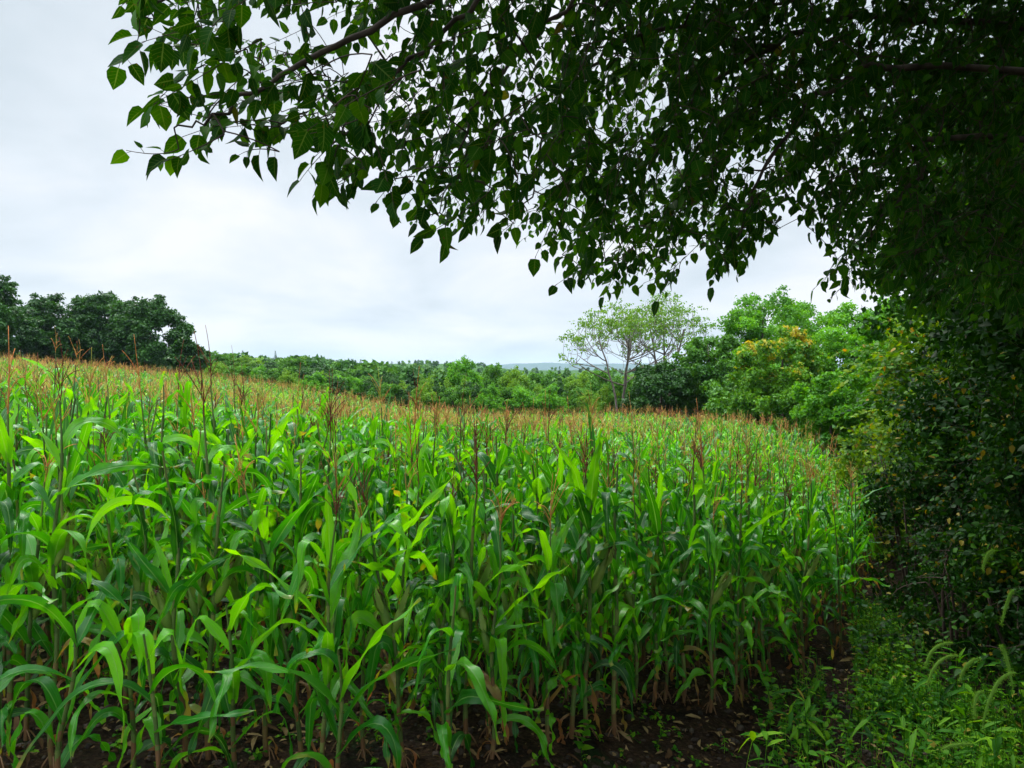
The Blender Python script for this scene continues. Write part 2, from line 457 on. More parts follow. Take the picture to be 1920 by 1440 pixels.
# ------------------------------------------------------------------ setting: ground, hills, far land
def build_ground():
    u = np.linspace(-1, 1, 261)
    gx = np.sinh(u * 7.3) / math.sinh(7.3) * 5200
    u = np.linspace(-0.62, 1, 290)
    gy = 6 + np.sinh(u * 7.1) / math.sinh(7.1) * 6000
    X, Y = np.meshgrid(gx, gy)
    Z = ground(X, Y)
    Z += 0.018 * np.sin(X * 11.3 + np.sin(Y * 7) * 2) * np.sin(Y * 13.1 + X * 3) * (np.abs(X) < 8) * (np.abs(Y) < 14)
    v = np.stack([X, Y, Z], -1).reshape(-1, 3)
    nx, ny = len(gx), len(gy)
    i, j = np.meshgrid(np.arange(nx - 1), np.arange(ny - 1))
    a = (j * nx + i).ravel()
    t = np.concatenate([np.stack([a, a + 1, a + nx + 1], 1), np.stack([a, a + nx + 1, a + nx], 1)])
    mb = MB(); mb.add(v, t, (0.5, 0.5, 0.5, 0))
    o = mb.build('ground', M['soil']); tag(o, kind='structure')
build_ground()

def build_hills():
    # a long wooded ridge far across the valley
    xs = np.linspace(-2500, 4500, 300)
    ys = np.linspace(0, 1, 22)
    X, U = np.meshgrid(xs, ys)
    top = 70 + 9 * np.sin(X / 420 + .6) + 3 * np.sin(X / 130) + 2.2 * np.sin(X / 37 + 1) - 14 * sstep(300, -900, X)
    prof = np.sin(U * math.pi) ** 0.8
    Z = -14 + (top + 10) * prof
    Z += (rng.random(X.shape) - .5) * 2.4 * (prof > .05)
    Y = 4600 + U * 900 + 60 * np.sin(X / 300)
    v = np.stack([X, Y, Z], -1).reshape(-1, 3)
    nx, ny = len(xs), len(ys)
    i, j = np.meshgrid(np.arange(nx - 1), np.arange(ny - 1)); a = (j * nx + i).ravel()
    t = np.concatenate([np.stack([a, a + 1, a + nx + 1], 1), np.stack([a, a + nx + 1, a + nx], 1)])
    mb = MB(); mb.add(v, t, (0.5, 0.5, 0.5, 0))
    o = mb.build('hills', M['hill_woods']); tag(o, kind='structure')
build_hills()

# ------------------------------------------------------------------ trees
def rand_dirs(n, up=0.0, r=rng):
    v = r.normal(size=(n, 3)); v = nrm(v); v[:, 2] += up
    return nrm(v)

def scatter_leaves(mb, centers, radii, per, size, r, tm=CARD, flat=0.75, up=0.35, droop=0.3, a=0.0, tint=None):
    """leaf clumps: leaves spread through flattened balls, denser to the rim"""
    k = len(centers)
    cnt = np.maximum(3, (per * (radii / radii.mean()) ** 2).astype(int))
    idx = np.repeat(np.arange(k), cnt); n = len(idx)
    d = rand_dirs(n, 0.25, r)
    rr = r.random(n) ** 0.45
    off = d * (rr * radii[idx])[:, None]; off[:, 2] *= flat
    wob = r.normal(size=(n, 3)) * (radii[idx] * 0.12)[:, None]
    pos = centers[idx] + off + wob
    nor = nrm(d * 0.7 + rand_dirs(n, up, r))
    ax = nrm(np.cross(nor, rand_dirs(n, 0, r)) + np.array([0, 0, -droop]))
    rot = frames(ax, nor)
    rnd = np.clip((r.random(k)[idx] * 0.55 + r.random(n) * 0.45), 0, 1) if tint is None else np.clip(tint[idx] * .75 + r.random(n) * .25, 0, 1)
    mb.inst(tm, pos, rot, size * (0.65 + 0.7 * r.random(n)), rnd, np.full(n, a) if np.isscalar(a) else a(n))

def make_tree(name, H, W, mat, seed, clumps=60, per=120, leaf=0.28, crown_base=0.25, shape=1.0, trunk_r=None, stems=1, rc=(0.07, 0.13), bark='bark', tm=CARD, depth=None, top_pow=1.0, gap=0.0):
    """a tree standing at the origin: returns the root with its children trunk and crown"""
    r = np.random.default_rng(seed)
    root = empty(name, (0, 0, 0))
    tr = trunk_r or H * 0.022
    D = depth or W
    # crown envelope, uneven: several lobes
    lob = []
    for i in range(7):
        a = r.uniform(0, 2 * math.pi)
        lob.append((math.cos(a), math.sin(a), r.uniform(.3, 1), r.uniform(0.72, 1.15)))
    C = []
    while len(C) < clumps:
        d = rand_dirs(1, 0.3, r)[0]
        rr = r.random() ** 0.33
        m_ = 1.0
        for lx, ly, lz, s_ in lob:
            m_ += (s_ - 1) * max(0, d[0] * lx * .7 + d[1] * ly * .7 + d[2] * (lz - .5)) ** 2
        z0 = H * (crown_base + (1 - crown_base) * 0.45)
        hz = H * (1 - crown_base) * (0.55 if d[2] > 0 else 0.42)
        c = np.array([d[0] * W / 2 * rr * m_, d[1] * D / 2 * rr * m_, z0 + d[2] * hz * rr * m_ * (1 if d[2] < 0 else top_pow)])
        if shape < 1 and d[2] > 0:
            c[:2] *= 1 - (1 - shape) * (c[2] - z0) / (H - z0 + .01)
        C.append(c)
    C = np.array(C)
    rad = r.uniform(rc[0], rc[1], clumps) * (H + W) / 2
    tk = MB()
    forks = []
    for s in range(stems):
        lean = np.array([r.normal() * W * .05, r.normal() * W * .05, 0]) if stems == 1 else np.array([math.cos(s * 2.4) * W * .16, math.sin(s * 2.4) * W * .16, 0])
        top = np.array([0, 0, H * 0.82]) + lean
        pts = curve((lean[0] * .15, lean[1] * .15, -0.4), (lean[0] * .3 + r.normal() * H * .01, lean[1] * .3, H * .4), top, n=12)
        tube(tk, pts, np.linspace(tr, tr * .12, 12) + np.array([tr * .5] + [tr * .12] + [0] * 10), 8, rnd=r.random())
        forks.append(pts)
    order = np.argsort([np.linalg.norm(c[:2]) for c in C])
    nodes = [f[k] for f in forks for k in range(3, 12)]
    nrad = [tr * (1 - k / 13) * .6 for f in forks for k in range(3, 12)]
    for i in order:
        c = C[i]
        arr = np.array(nodes)
        dist = np.linalg.norm(arr - c, axis=1) + np.maximum(0, arr[:, 2] - c[2] + H * .04) * 3
        j = int(np.argmin(dist))
        r0 = min(nrad[j] * .75, tr * .45)
        r1 = max(r0 * .45, tr * .04)
        mid = (arr[j] + c) / 2 + np.array([0, 0, 0.04 * H]) * r.uniform(.2, 1) + r.normal(size=3) * H * .012
        pts = curve(arr[j], mid, c, n=6)
        tube(tk, pts, np.linspace(r0, r1, 6), 5, rnd=r.random())
        for q in (3, 5):
            nodes.append(pts[q]); nrad.append(r0 * (1 - q / 7) + r1 * .3)
    cr = MB()
    keep = r.random(clumps) >= gap
    scatter_leaves(cr, C[keep], rad[keep], per, leaf, r, tm=tm)
    # small outlying sprays that break up the outline
    n2 = int(clumps * 1.6)
    b = r.integers(0, clumps, n2)
    d = rand_dirs(n2, .35, r)
    scatter_leaves(cr, C[b] + d * rad[b][:, None] * 1.15, rad[b] * r.uniform(.25, .5, n2), per * .16, leaf * .9, r, tm=tm)
    cv = np.concatenate(cr.V)
    fz = H / np.percentile(cv[:, 2], 99.7); fx = W / (np.percentile(cv[:, 0], 99.3) - np.percentile(cv[:, 0], .7))
    for q in tk.V + cr.V:
        q *= np.array([fx, fx, fz])
    tk.build('trunk', M[bark], root)
    cr.build('crown', M[mat], root)
    return root

def place(root, px, dist, sink=0.0, rz=0.0, label=None, cat='tree', group=None):
    x = (px - 960) / F * dist
    root.location = (x, dist, float(ground(x, dist)) - sink)
    root.rotation_euler = (0, 0, rz)
    tag(root, label, cat, group)
    return root

def hgt(px, py, dist):
    """height above the ground of a photo pixel at that distance"""
    x = (px - 960) / F * dist
    return CZ - (py - HY) / F * dist - float(ground(x, dist))

# left group of dark trees across the field
LG = 'dark trees beyond the left end of the cornfield'
for (px, py, dist, wpx, lab, sd, cl) in (
    (-40, 505, 52, 150, 'tall dark tree cut off by the left side of the picture', 3, 90),
    (45, 566, 58, 110, 'low dark tree in the dip between the cut-off tree and the long crowns', 4, 60),
    (130, 548, 60, 130, 'dark green tree, first of the three broad crowns from the left', 5, 90),
    (205, 545, 61, 130, 'dark green tree with a loose top, middle one of the three broad crowns', 6, 100),
    (285, 553, 60, 130, 'dark green tree with a steep right side facing the open sky', 7, 100),
    (352, 628, 56, 62, 'small low dark tree at the foot of the broad crowns, by the open treeline', 8, 46)):
    H = hgt(px, py, dist) * .95 ; W = wpx / F * dist * 1.05
    t = make_tree('dark_tree', H, W, 'dark_tree', sd, clumps=cl, per=300, leaf=0.2, crown_base=0.02, rc=(.06, .115), depth=W * .8, top_pow=0.95, gap=.08)
    place(t, px, dist, 0, label=lab, group=LG)

# airy tree with bare limbs
def airy_tree(px, py, dist, wpx, label, seed, lean=0.0, stems=4):
    """vase shaped tree: stems fork again and again, small leaf tufts sit on the outer twigs"""
    r = np.random.default_rng(seed)
    H = hgt(px, py, dist); W = wpx / F * dist
    root = empty('airy_tree', (0, 0, 0))
    tk, cr = MB(), MB()
    # targets on an umbrella shaped shell
    n = 230
    a = r.uniform(0, 6.28, n); q = r.random(n) ** .5
    X = np.cos(a) * q * W / 2; Y = np.sin(a) * q * W / 2
    Z = H * (.56 + .44 * np.sqrt(np.clip(1 - (q * .95) ** 2, 0, 1)) * r.uniform(.25, 1, n) ** .6) + lean * X * .0
    Z -= H * .16 * q ** 3 * r.random(n)
    X = X + lean * H * .2
    T = np.stack([X, Y, Z], 1)
    nodes = []; rads = []
    for s_ in range(stems):
        aa = s_ * 2.1 + r.random(); o_ = np.array([math.cos(aa), math.sin(aa), 0])
        e = o_ * W * .24 + np.array([lean * H * .25, 0, H * .74])
        pts_ = curve(o_ * .12 + np.array([0, 0, -.3]), o_ * W * .03 + np.array([lean * H * .05, 0, H * .3]), e, n=10) + r.normal(size=(10, 3)) * .04
        rad = np.linspace(H * .0105, H * .005, 10)
        tube(tk, pts_, rad, 7, rnd=r.random(), cap=False)
        nodes += list(pts_[3:]); rads += list(rad[3:])
    for i in np.argsort(np.linalg.norm(T - np.array([0, 0, H * .5]), axis=1)):
        A = np.array(nodes); c = T[i]
        d_ = np.linalg.norm(A - c, axis=1) + np.maximum(0, A[:, 2] - c[2] + .1 * H) * 2
        j = int(np.argmin(d_)); r0 = max(rads[j] * .8, .012)
        mid = (A[j] + c) / 2 + r.normal(size=3) * .12 + np.array([0, 0, -.03 * H])
        pts_ = curve(A[j], mid, c, n=6)
        rad = np.linspace(r0, max(r0 * .5, .009), 6)
        tube(tk, pts_, rad, 5, rnd=r.random())
        nodes += [pts_[2], pts_[4], pts_[5]]; rads += [rad[2], rad[4], rad[5]]
    tk.build('trunk', M['bark_pale'], root)
    up = r.random(n) < .3 + .65 * (Z / H > .72)
    b = r.integers(0, n, n * 3); b = b[up[b]]
    C = T[b] + r.normal(size=(len(b), 3)) * np.array([.3, .3, .12])
    scatter_leaves(cr, C, r.uniform(.12, .34, len(C)), 8, .14, r, tm=CARD, flat=.5, up=.9)
    cr.build('crown', M['airy_tree'], root)
    place(root, px, dist, 0, label=label, cat='tree', group='airy trees with bare limbs behind the corn')
airy_tree(1165, 566, 44, 225, 'thin airy tree spreading its bare limbs far to the left over the hazy hill', 21, -.1)
airy_tree(1245, 546, 45, 165, 'thin airy tree with rounded open top just left of the bright green tree', 25, .03)

RG = 'trees and bushes along the right end of the cornfield'
def put(name, px, py, dist, wpx, mat, sd, label, **k):
    H = hgt(px, py, dist) / 1.0; W = wpx / F * dist
    t = make_tree(name, H, W, mat, sd, **k)
    return place(t, px, dist, 0, label=label, group=RG, cat='bush' if 'bush' in name else 'tree')
put('ivy_bush', 1240, 682, 40, 125, 'dark_tree', 31, 'dark bushy growth smothering the foot of the airy trees', clumps=70, per=220, leaf=.15, crown_base=0.0, depth=5)
put('bright_tree', 1425, 552, 44, 175, 'bright_tree', 32, 'tall bright green tree with open top branches behind the yellowing one', clumps=110, per=220, leaf=.15, crown_base=.0, rc=(.05, .1), gap=.1)
put('bright_tree', 1490, 570, 46, 110, 'bright_tree', 38, 'bright green crown just right of and behind the yellowing tree top', clumps=60, per=200, leaf=.14, crown_base=.1, rc=(.05, .1), gap=.15)
put('leafy_tree', 1335, 632, 40, 130, 'mid_tree', 33, 'middle green tree between the airy trees and the bright green one', clumps=80, per=240, leaf=.14, crown_base=0.0, rc=(.05,.1))
put('yellowing_tree', 1462, 618, 33, 165, 'yellow_tree', 34, 'green tree with orange yellow leaves turning at its top', clumps=120, per=240, leaf=.115, crown_base=0.0, rc=(.045, .085))
put('bright_tree', 1600, 575, 34, 150, 'bright_tree', 35, 'bright green tree standing right of the yellowing tree', clumps=110, per=240, leaf=.115, crown_base=.0, rc=(.05, .09))
put('leafy_bush', 1390, 715, 34, 140, 'mid_tree', 36, 'round green bush at the corn edge left of the yellowing tree', clumps=60, per=120, leaf=.15, crown_base=0.0)
put('leafy_bush', 1560, 700, 24, 130, 'bright_tree', 37, 'round green bush at the corn edge right of the yellowing tree', clumps=70, per=150, leaf=.11, crown_base=0.0, rc=(.05, .1))
put('leafy_tree', 1690, 560, 24, 190, 'bright_tree', 39, 'leafy green tree rising behind the vine covered shrubs', clumps=120, per=190, leaf=.12, crown_base=.0, rc=(.05, .09))

# treeline in the middle distance: each front tree an object of its own
MG = 'trees of the far treeline beyond the cornfield'
protos = {}
for nm, mat, sd, kw in (
    ('round_tree', 'mid_tree', 51, dict(crown_base=.03, clumps=60, per=110, leaf=.38)),
    ('tall_tree', 'bright_tree', 52, dict(crown_base=.02, clumps=70, per=110, leaf=.36)),
    ('lime_tree', 'lime_tree', 53, dict(crown_base=.0, clumps=50, per=120, leaf=.34)),
    ('dark_green_tree', 'dark_tree', 54, dict(crown_base=.0, clumps=60, per=110, leaf=.36))):
    protos[nm] = [make_tree(nm, 10., 8., mat, sd, rc=(.06, .12), **kw), False]
def make_pine(H, W, seed):
    r = np.random.default_rng(seed)
    root = empty('pine_tree', (0, 0, 0))
    tk = MB(); tube(tk, [(0, 0, -.5), (0.05, 0, H * .5), (0, 0, H * .68)], [H * .018, H * .012, H * .002], 7); tk.build('trunk', M['bark'], root)
    n = 90; z = np.linspace(.15, 1, n) ** .9 * H
    wd = W / 2 * (1 - (z / H) ** 1.4) * r.uniform(.6, 1.15, n) + .12
    az = np.arange(n) * 2.4
    C = np.stack([np.cos(az) * wd * .6, np.sin(az) * wd * .6, z], 1)
    cr = MB(); scatter_leaves(cr, C, np.maximum(wd * .55, .2), 40, .4, r, tm=NARROW, flat=.35)
    cr.build('crown', M['pine'], root)
    return root
protos['pine_tree'] = [make_pine(10., 4.6, 55), False]
TL = [  # kind, px, py top, distance, width px, label
    ('tall_tree', 871, 667, 92, 62, 'tall bright round-headed tree standing above its neighbours in mid treeline'),
    ('dark_green_tree', 880, 712, 84, 58, 'dark green tree directly below the tall round-headed tree'),
    ('round_tree', 925, 680, 105, 50, 'green tree touching the right side of the tall round-headed tree'),
    ('lime_tree', 962, 684, 100, 56, 'pale green tree, second to the right of the tall round-headed tree'),
    ('lime_tree', 960, 706, 88, 34, 'small pale green tree in front of the second pale green one'),
    ('round_tree', 1010, 694, 110, 56, 'round green tree below the left end of the blue hill'),
    ('dark_green_tree', 1040, 705, 98, 40, 'dark round tree below the middle of the blue hill'),
    ('lime_tree', 1085, 693, 104, 60, 'broad pale green tree below the right part of the blue hill'),
    ('pine_tree', 1049, 684, 170, 20, 'lone small pine whose tip breaks the blue hill line'),
    ('round_tree', 1130, 690, 100, 60, 'green tree seen between the low bare limbs of the airy tree'),
    ('round_tree', 1170, 702, 80, 50, 'green tree just left of the dark growth under the airy trees'),
    ('lime_tree', 800, 702, 96, 40, 'yellow green tree left of the tall round-headed tree'),
    ('lime_tree', 838, 705, 90, 36, 'yellow green bushy tree at the left foot of the tall round-headed tree'),
    ('lime_tree', 760, 710, 88, 36, 'pale green low tree, third left of the tall round-headed tree'),
    ('dark_green_tree', 730, 697, 110, 44, 'dark round tree in the treeline halfway between the pines and the tall tree'),
    ('round_tree', 690, 702, 115, 44, 'green round tree left of the dark round one in the treeline'),
    ('round_tree', 640, 690, 120, 48, 'green tree under the row of far pines'),
    ('dark_green_tree', 590, 682, 125, 60, 'dark broad tree in the treeline below the ridge of pines'),
    ('lime_tree', 600, 700, 110, 40, 'pale green tree in front of the dark broad tree in the treeline'),
    ('round_tree', 545, 668, 135, 54, 'green round tree under the highest run of the ridge'),
    ('dark_green_tree', 500, 676, 130, 54, 'dark tree in the treeline, second right of the gap beside the left grove'),
    ('lime_tree', 465, 664, 140, 56, 'light green tree in the treeline near the left grove'),
    ('round_tree', 425, 658, 140, 52, 'green tree nearest to the left grove in the treeline'),
    ('lime_tree', 410, 678, 110, 40, 'light green low tree beside the last small tree of the left grove'),
    ('pine_tree', 455, 655, 230, 20, 'pointed pine on the ridge nearest to the left grove'),
    ('pine_tree', 517, 656, 230, 18, 'pointed pine on the ridge, second from the left grove'),
    ('pine_tree', 545, 664, 240, 18, 'small pointed pine on the ridge, third from the left grove'),
    ('pine_tree', 676, 672, 240, 22, 'pointed pine on the ridge above the green round tree'),
    ('pine_tree', 735, 676, 240, 22, 'pointed pine on the ridge above the dark round tree'),
    ('pine_tree', 815, 684, 240, 20, 'pointed pine on the ridge just left of the tall round-headed tree'),
]
BUSHY = ['lime_tree', 'round_tree', 'tall_tree', 'dark_green_tree']
rb = np.random.default_rng(17)
for q in range(26):
    px_ = 392 + q * 31 + rb.normal() * 6
    TL.append((BUSHY[int(rb.integers(0, 4))], px_, float(np.interp(px_, [390, 700, 1180], [690, 712, 722]) + rb.normal() * 5), 84 + rb.normal() * 3, float(rb.uniform(40, 66)),
               'low bushy tree directly behind the corn, %s from the dark left grove' % ('nearest' if q == 0 else ('%d%s' % (q + 1, {1: 'st', 2: 'nd', 3: 'rd'}.get((q + 1) % 10 if not 10 < q + 1 < 14 else 0, 'th'))))))
for i, (k, px, py, dist, wpx, lab) in enumerate(TL):
    dist = dist * .64
    H = max(2.5, hgt(px, py, dist)); W = wpx / F * dist
    base_w = 4.6 if k == 'pine_tree' else 8.
    x = (px - 960) / F * dist
    s3 = (W / base_w * 1.12, W / base_w * 1.12, H / 10.)
    loc = (x, dist, float(ground(x, dist)) - .2)
    if not protos[k][1]:
        o = protos[k][0]; protos[k][1] = True
        o.location = loc; o.scale = s3; o.rotation_euler = (0, 0, i * 1.7); tag(o, lab, 'pine tree' if k == 'pine_tree' else 'tree', MG)
    else:
        o = copy_tree(protos[k][0], loc, i * 1.7, s3, lab, MG); o['category'] = 'pine tree' if k == 'pine_tree' else 'tree'

def far_woods():
    r = np.random.default_rng(77)
    mb = MB()
    n = 2200
    dist = 96 + 520 * r.random(n) ** 1.6
    px = r.uniform(-900, 2800, n)
    sel = ~((np.abs(px - 960) < 1100) & (dist < 96))
    dist, px = dist[sel], px[sel]; n = len(px)
    x = (px - 960) / F * dist
    gz = ground(x, dist)
    # heights so that the skyline falls gently from the left to the middle
    sky_y = np.interp(px, [-900, 380, 560, 800, 1000, 1200, 2800], [640, 664, 668, 690, 700, 700, 690])
    H = np.clip(CZ - (sky_y + r.uniform(0, 16, n) - HY) / F * dist - gz, 2.5, 22)
    con = r.random(n) < .3
    W = np.where(con, H * .32, H * r.uniform(.55, .8, n))
    cl = 13
    C, Rd = [], []
    for i in range(n):
        if con[i]:
            z = np.linspace(.3, 1, cl); ww = (1 - z) * W[i] * .5 + .25
            C.append(np.stack([x[i] + r.normal(size=cl) * ww * .3, dist[i] + r.normal(size=cl) * ww * .3, gz[i] + z * H[i]], 1)); Rd.append(ww + .3)
        else:
            d = rand_dirs(cl, .3, r)
            C.append(np.array([x[i], dist[i], gz[i] + H[i] * .5]) + d * np.array([W[i] * .36, W[i] * .36, H[i] * .42])); Rd.append(np.full(cl, W[i] * .3))
    C = np.concatenate(C); Rd = np.concatenate(Rd); tint = np.repeat(np.where(con, r.random(n) * .2, r.random(n)), cl)
    scatter_leaves(mb, C, Rd, 34, .75, r, tm=CARD, tint=tint)
    o = mb.build('far_woodland', M['woods'])
    tag(o, 'mass of green woods on the ridge far beyond the cornfield', 'woodland', kind='stuff')
far_woods()

# ------------------------------------------------------------------ corn
def corn_leaf(mb, base, az, L, W, th0, th1, kpos, ks, bend=0.0, twist=0.0, wav=0.02, ph=0.0, rnd=.5, nseg=13, nac=4, dry=0.0, fold=.35):
    s = np.linspace(0, 1, nseg + 1)
    sig = 1 / (1 + np.exp(-(s - kpos) / ks)); sig = (sig - sig[0]) / (sig[-1] - sig[0] + 1e-6)
    th = th0 + (th1 - th0) * sig
    a = az + bend * s ** 1.3
    tan = np.stack([np.cos(th) * np.cos(a), np.cos(th) * np.sin(a), np.sin(th)], 1)
    ds = L / nseg
    p = np.concatenate([np.zeros((1, 3)), np.cumsum((tan[:-1] + tan[1:]) / 2 * ds, axis=0)]) + base
    b = np.stack([-np.sin(a), np.cos(a), np.zeros_like(a)], 1)
    nn = np.cross(b, tan) * -1
    nn = np.cross(tan, b)
    tw = twist * s
    b2 = b * np.cos(tw)[:, None] + nn * np.sin(tw)[:, None]
    n2 = np.cross(tan, b2)
    w_ = W * (0.5 + 0.5 * sstep(0, .25, s)) * (1 - s ** 1.75) ** .95 + 0.002
    w_ = w_ * (1 + (np.random.default_rng(int(rnd * 1e6)).random(nseg + 1) - .5) * (.22 if nac > 2 else .1))
    c = np.linspace(-1, 1, nac + 1)
    f_ = fold * (1 - .7 * sstep(.15, .7, s))
    wave = wav * np.sin(s * 21 + ph)
    wave2 = wav * np.sin(s * 15 + ph * 1.7 + 1)
    v = p[:, None] + b2[:, None] * (c[None, :, None] * w_[:, None, None] / 2) \
        + n2[:, None] * ((f_[:, None] * np.abs(c)[None] * w_[:, None] / 2)
                         + np.where(c[None] > 0, wave[:, None], wave2[:, None]) * (np.abs(c)[None] ** 2) * (np.clip(s, 0, .8)[:, None] + .2))[..., None]
    v = v.reshape(-1, 3)
    na = nac + 1
    i, j = np.meshgrid(np.arange(nseg), np.arange(nac), indexing='ij')
    q = (i * na + j).ravel()
    t = np.concatenate([np.stack([q, q + 1, q + na + 1], 1), np.stack([q, q + na + 1, q + na], 1)])
    d = np.zeros((len(v), 4)); d[:, 0] = rnd
    d[:, 1] = np.tile((c + 1) / 2, nseg + 1); d[:, 2] = np.repeat(s, na); d[:, 3] = dry
    mb.add(v, t, d)

def corn_parts(seed, H=1.85, lod=0, lean=(0, 0), nleaf=15, tassel=True, ears=1, wide=1.0, tdry=0.0, plane=None, from_h=0.0, size=1.0, ear_dry=0.0):
    """meshes of one corn plant standing at the origin"""
    r = np.random.default_rng(seed)
    stalk, fol, tas = MB(), MB(), MB()
    earl = []
    lx, ly = lean
    k1, k2 = r.normal() * .012, r.normal() * .012
    def S(z):
        u = max(0., z / H)
        return np.array([lx * u ** 1.6 + k1 * math.sin(z * 7), ly * u ** 1.6 + k2 * math.sin(z * 6 + 1), z])
    nz = {0: 14, 1: 7, 2: 3}[lod]
    zs = np.linspace(-0.05 if from_h == 0 else from_h, H, nz)
    pts = np.array([S(z) for z in zs])
    rr = np.interp(zs, [0, H * .3, H], [.0125, .011, .0045])
    if lod < 2: rr = rr * (1 + .18 * (np.arange(nz) % 2))
    tube(stalk, pts, rr, {0: 7, 1: 5, 2: 3}[lod], rnd=r.random(), a=0.0, cap=False)
    al = stalk.D[-1]
    dz = np.repeat(zs, {0: 7, 1: 5, 2: 3}[lod])
    al[:, 3] = np.where(dz < .35 + .2 * r.random(), .62, .0)
    # prop roots
    if lod == 0:
        for k in range(5):
            a = k * 1.26 + r.random()
            tube(stalk, curve((0, 0, .07), (math.cos(a) * .04, math.sin(a) * .04, .05), (math.cos(a) * .07, math.sin(a) * .07, -.03), n=4), .004, 4, rnd=.3, a=.7)
    pl = r.uniform(0, math.pi) if plane is None else plane
    nseg, nac = {0: (18, 4), 1: (9, 2), 2: (5, 2)}[lod]
    hs = np.linspace(.14, H * .86, nleaf) + r.normal(size=nleaf) * .02
    for i, h in enumerate(hs):
        u = h / H
        if h < from_h: continue
        az = pl + (i % 2) * math.pi + r.normal() * .6
        L = size * np.interp(u, [0, .25, .6, .85, 1], [.40, .60, .68, .54, .32]) * r.uniform(.65, 1.15)
        W = wide * size * np.interp(u, [0, .3, .65, .85, 1], [.042, .066, .08, .066, .045]) * r.uniform(.8, 1.2)
        th0 = R(np.interp(u, [0, .3, .7, 1], [40, 54, 60, 62]) + r.normal() * 13)
        q_ = r.random()
        if q_ < .34 or u < .25:      # arching over
            th1 = R(r.uniform(-88, -55)); kp = r.uniform(.3, .55); ks = r.uniform(.06, .16)
        elif q_ < .68:               # creased, the end hanging straight down
            th1 = R(r.uniform(-90, -62)); kp = r.uniform(.22, .62); ks = r.uniform(.012, .04)
        elif q_ < .84:               # stiff and nearly straight
            th1 = th0 - R(r.uniform(5, 40)); kp = .6; ks = .2
        else:
            th1 = R(r.uniform(-30, 20)); kp = r.uniform(.35, .7); ks = r.uniform(.04, .2)
        dry = 0.0
        if u < .12 and r.random() < .85: dry = r.uniform(.5, .9); th1 = R(-85); kp = .12; W *= .5; L *= .8
        elif u < .3 and r.random() < .22: dry = r.uniform(.12, .6)
        elif r.random() < .08: dry = r.uniform(.1, .25)
        b = S(h)
        corn_leaf(fol, b, az, L, W, th0, th1, kp, ks, bend=r.normal() * .6, twist=r.normal() * 1.3, wav=.015 * r.uniform(.4, 1.8) * (1 if lod < 2 else 0), ph=r.uniform(0, 6), rnd=r.random() * .75 + .25 * u, nseg=nseg, nac=nac, dry=dry)
        if lod == 0:   # sheath clasping the stalk
            tube(stalk, np.array([S(max(0, h - .12)), S(h - .05), b]), [.0135 * (1 - .5 * u), .0145 * (1 - .5 * u), .0155 * (1 - .5 * u)], 7, rnd=r.random(), a=.55 if dry > .5 else 0, cap=False)
    if tassel:
        top = S(H); tdir = nrm(np.array([lx * .9 + r.normal() * .06, ly * .9 + r.normal() * .06, 1.]))
        TL_ = r.uniform(.24, .5) if lod < 2 else r.uniform(.14, .42)
        nb = int({0: 8, 1: 7, 2: 5}[lod] * r.uniform(.5, 1.3))
        th_ = {0: .0026, 1: .003, 2: .0034}[lod]
        sd = {0: 4, 1: 3, 2: 3}[lod]; sg = {0: 7, 1: 4, 2: 3}[lod]
        a_ = tdry if tdry else (0.0)
        tube(tas, curve(top - tdir * .02, top + tdir * TL_, None, n=sg, bulge=r.normal(size=3) * .02), np.linspace(th_ * 1.5, th_ * .6, sg), sd, rnd=r.random(), a=a_)
        for k in range(nb):
            a = k * 2.4 + r.random(); st = top + tdir * TL_ * r.uniform(.02, .42)
            out = np.array([math.cos(a), math.sin(a), 0])
            L = r.uniform(.12, .24); sp = r.uniform(.12, .6)
            mid = st + (tdir * math.cos(sp) + out * math.sin(sp)) * L * .6
            end = mid + (tdir * r.uniform(-.4, 1.1) + out * .55) * L * .5
            tube(tas, curve(st, mid, end, n=sg), np.linspace(th_, th_ * .7, sg), sd, rnd=r.random(), a=a_)
            if lod == 0:   # hanging florets
                m_ = 14; s_ = r.random(m_); cpt = curve(st, mid, end, n=20)
                pos = cpt[(s_ * 19).astype(int)]
                ax = nrm(rand_dirs(m_, -.4, r)); tas.inst(NARROW, pos, frames(ax, rand_dirs(m_, 0, r)), .011, r.random(m_), np.full(m_, a_))
    for k in range(ears):
        eh = H * r.uniform(.42, .56); a = pl + k * math.pi + r.normal() * .3
        tilt = r.uniform(.25, .5); L = r.uniform(.2, .26)
        ax = np.array([math.cos(a) * math.sin(tilt), math.sin(a) * math.sin(tilt), math.cos(tilt)])
        b = S(eh) + np.array([math.cos(a), math.sin(a), 0]) * .012
        e, s_ = MB(), MB()
        ts = np.linspace(0, 1, 9); rad = .026 * np.array([.4, .8, 1, 1.03, 1, .9, .7, .45, .22])
        tube(e, b + ax * L * ts[:, None], rad, 9, rnd=r.random(), a=ear_dry, cap=True)
        for q in range(4):  # loose husk leaf tips
            aa = q * 1.57; o_ = nrm(np.cross(ax, [math.cos(aa), math.sin(aa), .3]))
            e.inst(NARROW, (b + ax * L * .55 + o_ * .02)[None], frames(nrm(ax + o_ * .25)[None], o_[None]), [.17], [r.random()], [ear_dry])
        for q in range(16):
            o_ = rand_dirs(1, 0, r)[0]
            tube(s_, curve(b + ax * L * .97, b + ax * (L + .035) + o_ * .01, b + ax * (L + .02) + o_ * .04 + np.array([0, 0, -.03]), n=4), .0016, 3, cap=False)
        earl.append((e, s_))
    return stalk, fol, tas, earl

